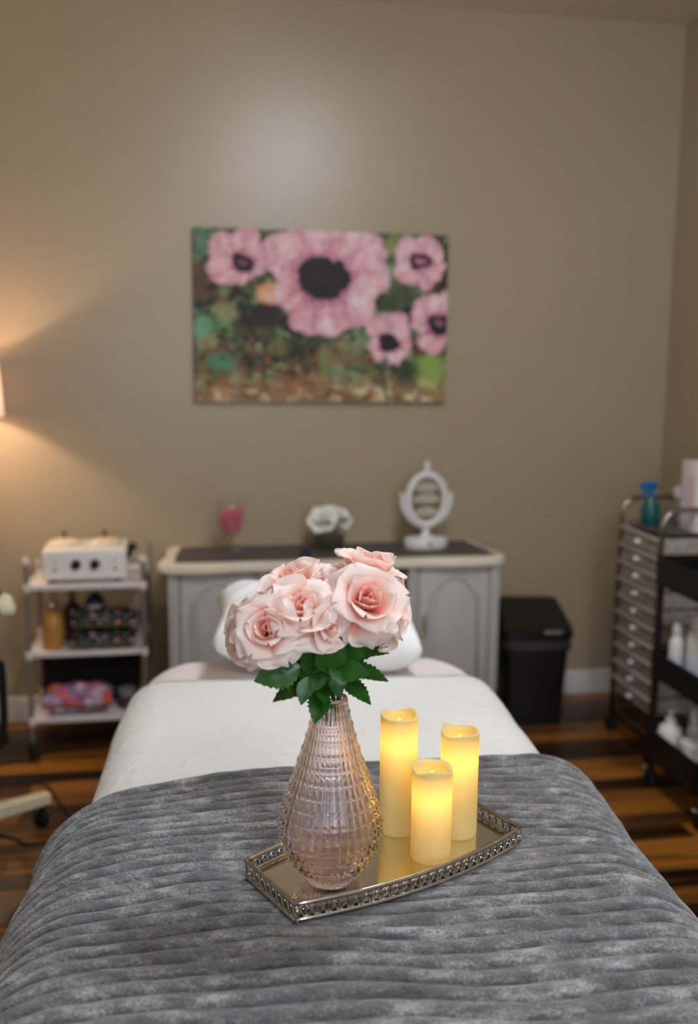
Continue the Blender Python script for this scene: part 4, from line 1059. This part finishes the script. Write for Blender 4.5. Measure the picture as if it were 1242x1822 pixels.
MB().lathe([(.0, -.03), (.02, -.03), (.036, -.012), (.036, .008), (.024, .02), (0, .022)], 20, M=Matrix.Translation((arm_t.x+.012, arm_t.y, arm_t.z)) @ Matrix.Rotation(math.radians(70), 4, 'Y')).obj('nozzle', mat('pale_cream_plastic', (232, 222, 190), rough=.4), st)
hz_ = [aty(x, y, 3.18)-st0 for x, y in ((2, 1185), (5, 1230), (7, 1275), (5, 1310), (-12, 1335))]
hose = []
for k in range(len(hz_)-1):
    for i in range(10): hose.append(hz_[k].lerp(hz_[k+1], i/10))
hose = [Vector((.05, 0, .62)), Vector((.15, .08, .66)), Vector((hose[0].x-.05, hose[0].y-.02, hose[0].z+.06))] + hose
MB().tube(hose, [.012+.0018*(i % 2) for i in range(len(hose))], 12).obj('hose', M_black, st, ang=180)
def cord(name, label, pts, r=.0036):
    P = [atz(*p, r+.001+(p_[2] if len(p_) > 2 else 0)) for p_ in pts for p in [p_[:2]]]
    out = []
    for i in range(len(P)-1):
        p0, p1, p2, p3 = P[max(0, i-1)], P[i], P[i+1], P[min(len(P)-1, i+2)]
        for k in range(8):
            t = k/8; out.append(.5*((2*p1)+(p2-p0)*t+(2*p0-5*p1+4*p2-p3)*t*t+(3*p1-p0-3*p2+p3)*t**3))
    out.append(P[-1]); c = out[0].copy(); c.z = 0
    o = MB().tube([p-c for p in out], r, 8).obj(name, M_rubber, None, ang=180); o.location = c
    return tag(o, label, 'cord')
cord('power_cord', 'thin black power cord reaching under the white cart', [(-70, 1378), (-20, 1366), (20, 1356), (45, 1352), (56, 1349)], .0038)
cord('power_cord', 'long black power cord looping around the steamer caster', [(-60, 1412), (-10, 1400), (20, 1395), (70, 1394), (90, 1405), (108, 1432), (124, 1455), (124, 1475), (100, 1492), (60, 1501), (40, 1500), (20, 1490), (-30, 1480)], .0038)

# ------------------------------------------------------------------ waste bin
bn = thing('waste_bin', 'black plastic waste bin with lid and clear liner beside the sideboard', 'bin', (1.475, 3.885, 0), math.radians(-8))
def taper(w0, d0, w1, d1, z0, z1, bev=.02):
    def ringp(w_, d_, z): return [(x, y, z) for x, y in rrect2(w_/2, d_/2, min(.03, w_/4))]
    a, b = ringp(w0, d0, z0), ringp(w1, d1, z1); n = len(a)
    return a+b, [(i, (i+1) % n, n+(i+1) % n, n+i) for i in range(n)]+[tuple(reversed(range(n))), tuple(range(n, 2*n))]
def rrect2(hx, hy, r, n=5):
    p = []
    for cx, cy, a in ((hx-r, hy-r, 0), (-hx+r, hy-r, 90), (-hx+r, -hy+r, 180), (hx-r, -hy+r, 270)): p += arc((cx, cy), r, a, a+90, n)
    return p
BW = .275
MB().add(*taper(.235, .20, .27, .255, 0.0005, .375)).obj('body', M_black, bn, ang=35)
ln_ = []
for z, k in ((.325, .006), (.34, .012), (.352, .008), (.372, .010)):
    base = rrect2(BW/2+k-.004, .13+k-.006, .035); ln_.append([(x, y, z+.006*math.sin(i*1.7)+.004*math.sin(i*2.9)) for i, (x, y) in enumerate(base)])
n = len(ln_[0])
MB().add([p for q in ln_ for p in q], [(j*n+i, j*n+(i+1) % n, (j+1)*n+(i+1) % n, (j+1)*n+i) for j in range(3) for i in range(n)]).obj('bin_liner', thin_glass('liner_plastic', (150, 150, 152), .15, .05), bn, ang=180)
lid = MB().add([(x, y, .378) for x, y in rrect2(.147, .137, .03)]+[(x, y, .43+.02*(y/.13)) for x, y in rrect2(.147, .137, .03)]+[(x*.86, y*.86+.006, .455+.035*(y/.13)) for x, y in rrect2(.147, .137, .03)],
               [(j*24+i, j*24+(i+1) % 24, (j+1)*24+(i+1) % 24, (j+1)*24+i) for j in range(2) for i in range(24)]+[tuple(range(48, 72)), tuple(reversed(range(24)))]).obj('lid', mat('black_lid', (16, 16, 16), rough=.32, var=.1), bn, ang=25)
MB().box((.06, -.140, .405), (.075, .006, .014), .003).obj('lid_grip', mat('grey_grip', (120, 118, 118), rough=.35), lid)

# ------------------------------------------------------------------ ten-drawer cart
QX0, QX1, QY0, QY1 = 1.752, 2.12, 3.335, 3.672
dc = thing('drawer_cart', 'chrome rolling cart with ten translucent drawers by the wall', 'drawer cart', (0, 0, 0))
for y in (QY0, QY1):
    P = [(QX0, y, .07), (QX0, y, .895)] + [(QX0+.07-.07*math.cos(q), y, .895+.07*math.sin(q)) for q in [PI/2*i/8 for i in range(1, 9)]] + [(QX1-.07+.07*math.sin(q), y, .895+.07*math.cos(q)) for q in [PI/2*i/8 for i in range(0, 9)]] + [(QX1, y, .07)]
    MB().tube(P, .0095, 12).obj('side_frame', M_chromedk, dc, ang=180)
    MB().tube([(QX0, y, .10), (QX1, y, .10)], .008, 10).obj('side_rail', M_chromedk, dc)
    for x in (QX0, QX1): caster(dc, x, y, .6)
for x in (QX0, QX1): MB().tube([(x, QY0, .10), (x, QY1, .10)], .008, 10).obj('cross_rail', M_chromedk, dc)
M_drw = thin_glass('frosted_drawer', (196, 190, 182), .3, .6, (210, 200, 190))
M_dlip = mat('drawer_lip', (206, 198, 190), rough=.4, trans=.3, var=.05)
M_clr_knob = mat('clear_knob', (244, 242, 240), rough=.15)
PIT = .0683
cont = [(150, 90, 96), (120, 116, 108), (150, 110, 108), (150, 112, 80), (110, 106, 100), (70, 84, 92), (90, 90, 88), (112, 108, 100), (100, 96, 90), (120, 100, 84)]
yw = QY1-QY0-.03
MB().box(((QX0+QX1)/2, (QY0+QY1)/2, .872), (QX1-QX0-.03, yw, .006), .002).obj('top_shelf', mat('smoky_shelf', (84, 82, 78), rough=.2, var=.1), dc)
for k in range(10):
    z0 = .862-PIT*(k+1)+.004; z1 = z0+PIT-.010; zc = (z0+z1)/2; ym = (QY0+QY1)/2; xm = (QX0+QX1)/2
    dw = MB().box((QX0+.004, ym, zc), (.003, yw, z1-z0)).box((QX1-.02, ym, zc), (.003, yw, z1-z0)).box((xm-.008, QY0+.016, zc), (QX1-QX0-.03, .003, z1-z0)).box((xm-.008, QY1-.016, zc), (QX1-QX0-.03, .003, z1-z0)).box((xm-.008, ym, z0), (QX1-QX0-.03, yw, .003)).obj('drawer', M_drw, dc, smooth=False)
    MB().box((QX0-.005, ym, z1-.004), (.018, yw+.012, .012), .004).obj('drawer_lip', M_dlip, dw)
    MB().lathe([(0, 0), (.006, 0), (.005, .008), (.0115, .013), (.0115, .020), (.007, .024), (0, .025)], 16, M=Matrix.Translation((QX0+.003, ym, zc-.006)) @ Matrix.Rotation(-PI/2, 4, 'Y')).obj('knob', M_clr_knob, dw)
    MB().box((xm, ym+.02*math.sin(k*2.1), z0+.018), (.25, yw*.8, .026), .008).obj('contents', mat('drawer_contents_%d' % k, cont[k], rough=.7, var=.35, vscale=25), dw)
# on top of it
tz = .8755
p = Vector((1.865, 3.575, tz)); p = atz(1156, 931, tz)
sp = thing('spray_bottle', 'teal spray bottle with blue trigger on the drawer cart', 'spray bottle', (p.x, p.y, tz), math.radians(200))
MB().lathe([(0, 0), (.034, 0), (.037, .005), (.037, .045), (.030, .075), (.018, .098), (.014, .11), (0, .11)], 24).obj('body', mat('teal_plastic', (14, 104, 104), rough=.25, trans=.25, var=.1), sp, ang=60)
hd = MB().lathe([(.0165, .1105), (.0165, .125), (.012, .13), (0, .13)], 16).box((.012, 0, .148), (.075, .026, .03), .008, 2).box((.054, 0, .150), (.016, .016, .016), .004).obj('spray_head', mat('blue_trigger', (24, 106, 170), rough=.35), sp)
MB().tube([(.03, 0, .137), (.045, 0, .118), (.040, 0, .098)], [.006, .006, .004], 8).obj('trigger', mat('blue_trigger', (24, 106, 170)), hd)
p = atz(1240, 937, tz)
bx = thing('paper_box', 'white upright cardboard box on the drawer cart', 'box', (1.965, 3.405, tz))
MB().box((0, 0, .13), (.16, .12, .26), .004).obj('carton', mat('white_card', (224, 214, 212), rough=.55, var=.03), bx)
MB().box((-.0806, -.0, .115), (.0012, .09, .17)).obj('face_label', mat('pale_pink_card', (226, 206, 206), rough=.55), bx, smooth=False)
p = atx(1211, 880, 2.05)
bottle('white_capped_bottle', 'small clear bottle with white cap behind the cardboard box', (1.974, 3.628, tz), [(0, 0), (.026, 0), (.028, .004), (.028, .07), (.016, .085), (.016, .09), (0, .09)], mat('milky_plastic', (150, 142, 126), rough=.3, trans=.3),
       [('cap', [(.018, .0905), (.024, .093), (.026, .125), (.022, .135), (0, .136)], M_whitepl)])
pouch('makeup_pouch', 'flat dark red cloth pouch under the white box', (1.90, 3.43, tz), (.02, .02, .002), M_fl2) if False else None

# ------------------------------------------------------------------ black utility cart
ZX0, ZX1, ZY0, ZY1 = 1.635, 2.0, 2.80, 3.135
uc = thing('utility_cart', 'black three-tray utility cart on chrome-capped casters', 'cart', (0, 0, 0))
M_tray = mat('black_metal', (10, 10, 11), rough=.45, var=.15)
for z0, z1 in ((.742, .835), (.415, .505), (.115, .225)):
    tr_ = MB(); xm, ym = (ZX0+ZX1)/2, (ZY0+ZY1)/2
    tr_.box((xm, ym, z0+.004), (ZX1-ZX0, ZY1-ZY0, .008), .003)
    for x in (ZX0+.002, ZX1-.002): tr_.box((x, ym, (z0+z1)/2), (.004, ZY1-ZY0, z1-z0))
    for y in (ZY0+.002, ZY1-.002): tr_.box((xm, y, (z0+z1)/2), (ZX1-ZX0, .004, z1-z0))
    tr_.tube([(x, y, z1) for x, y in ((ZX0, ZY0), (ZX1, ZY0), (ZX1, ZY1), (ZX0, ZY1))], .005, 8, True)
    tr_.obj('tray', M_tray, uc)
for x in (ZX0+.025, ZX1-.025):
    for y in (ZY0-.006, ZY1+.006):
        MB().tube([(x, y, .06), (x, y, .80)], .010, 10).obj('post', M_tray, uc); caster(uc, x, y, .5, 1.05, True)
def pump_bottle(label, x, y, z, r=.036, h=.10, group=None, rz=0.0, name='pump_bottle'):
    t = thing(name, label, 'bottle', (x, y, z), rz, group)
    MB().lathe([(0, 0), (r-.003, 0), (r, .004), (r, h*.75), (r*.85, h*.9), (r*.42, h), (0, h)], 24).obj('body', M_whitepl, t, ang=60)
    MB().lathe([(r*.40, h+.0002), (r*.42, h+.004), (r*.42, h+.018), (.005, h+.020), (.005, h+.038), (0, h+.038)], 16).box((.012, 0, h+.042), (.05, .016, .009), .003).obj('pump', M_whitepl, t, ang=50)
    return t
def tall_bottle(label, x, y, z, r=.026, h=.11, m=None, name='lotion_bottle'):
    return bottle(name, label, (x, y, z), [(0, 0), (r-.002, 0), (r, .003), (r, h*.82), (r*.8, h*.92), (r*.55, h), (0, h)], m or M_whitepl, [('cap', [(r*.6, h+.0003), (r*.66, h+.003), (r*.62, h+.03), (r*.45, h+.045), (0, h+.046)], M_whitepl), ('label_band', [(r+.0006, h*.15), (r+.0008, h*.16), (r+.0008, h*.55), (r+.0006, h*.56)], mat('pale_print', (206, 208, 216), rough=.5))])
z2, z3 = .4235, .1235
tall_bottle('white lotion bottle at the bin end of the middle black tray', 1.70, 3.085, z2, .027, .145)
tall_bottle('taller ivory lotion bottle beside it on the middle black tray', 1.725, 3.0, z2, .034, .19, mat('ivory_plastic', (206, 206, 192), rough=.4))
pump_bottle('white pump bottle standing on the bottom black tray', 1.69, 3.075, z3, .044, .135, rz=math.radians(20))
tall_bottle('slim grey-white bottle behind the jar on the bottom black tray', 1.75, 3.03, z3, .024, .15, mat('grey_plastic', (186, 182, 176), rough=.4))
t = thing('white_jar', 'wide white jar on the bottom black tray', 'jar', (1.70, 2.945, z3))
MB().lathe([(0, 0), (.036, 0), (.038, .003), (.038, .09), (0, .09)], 24).obj('body', M_whitepl, t)
MB().lathe([(.04, .0902), (.041, .093), (.041, .115), (.038, .118), (0, .118)], 24).obj('lid', M_whitepl, t)
for o in bpy.data.objects:
    if '_h' in o: del o['_h']
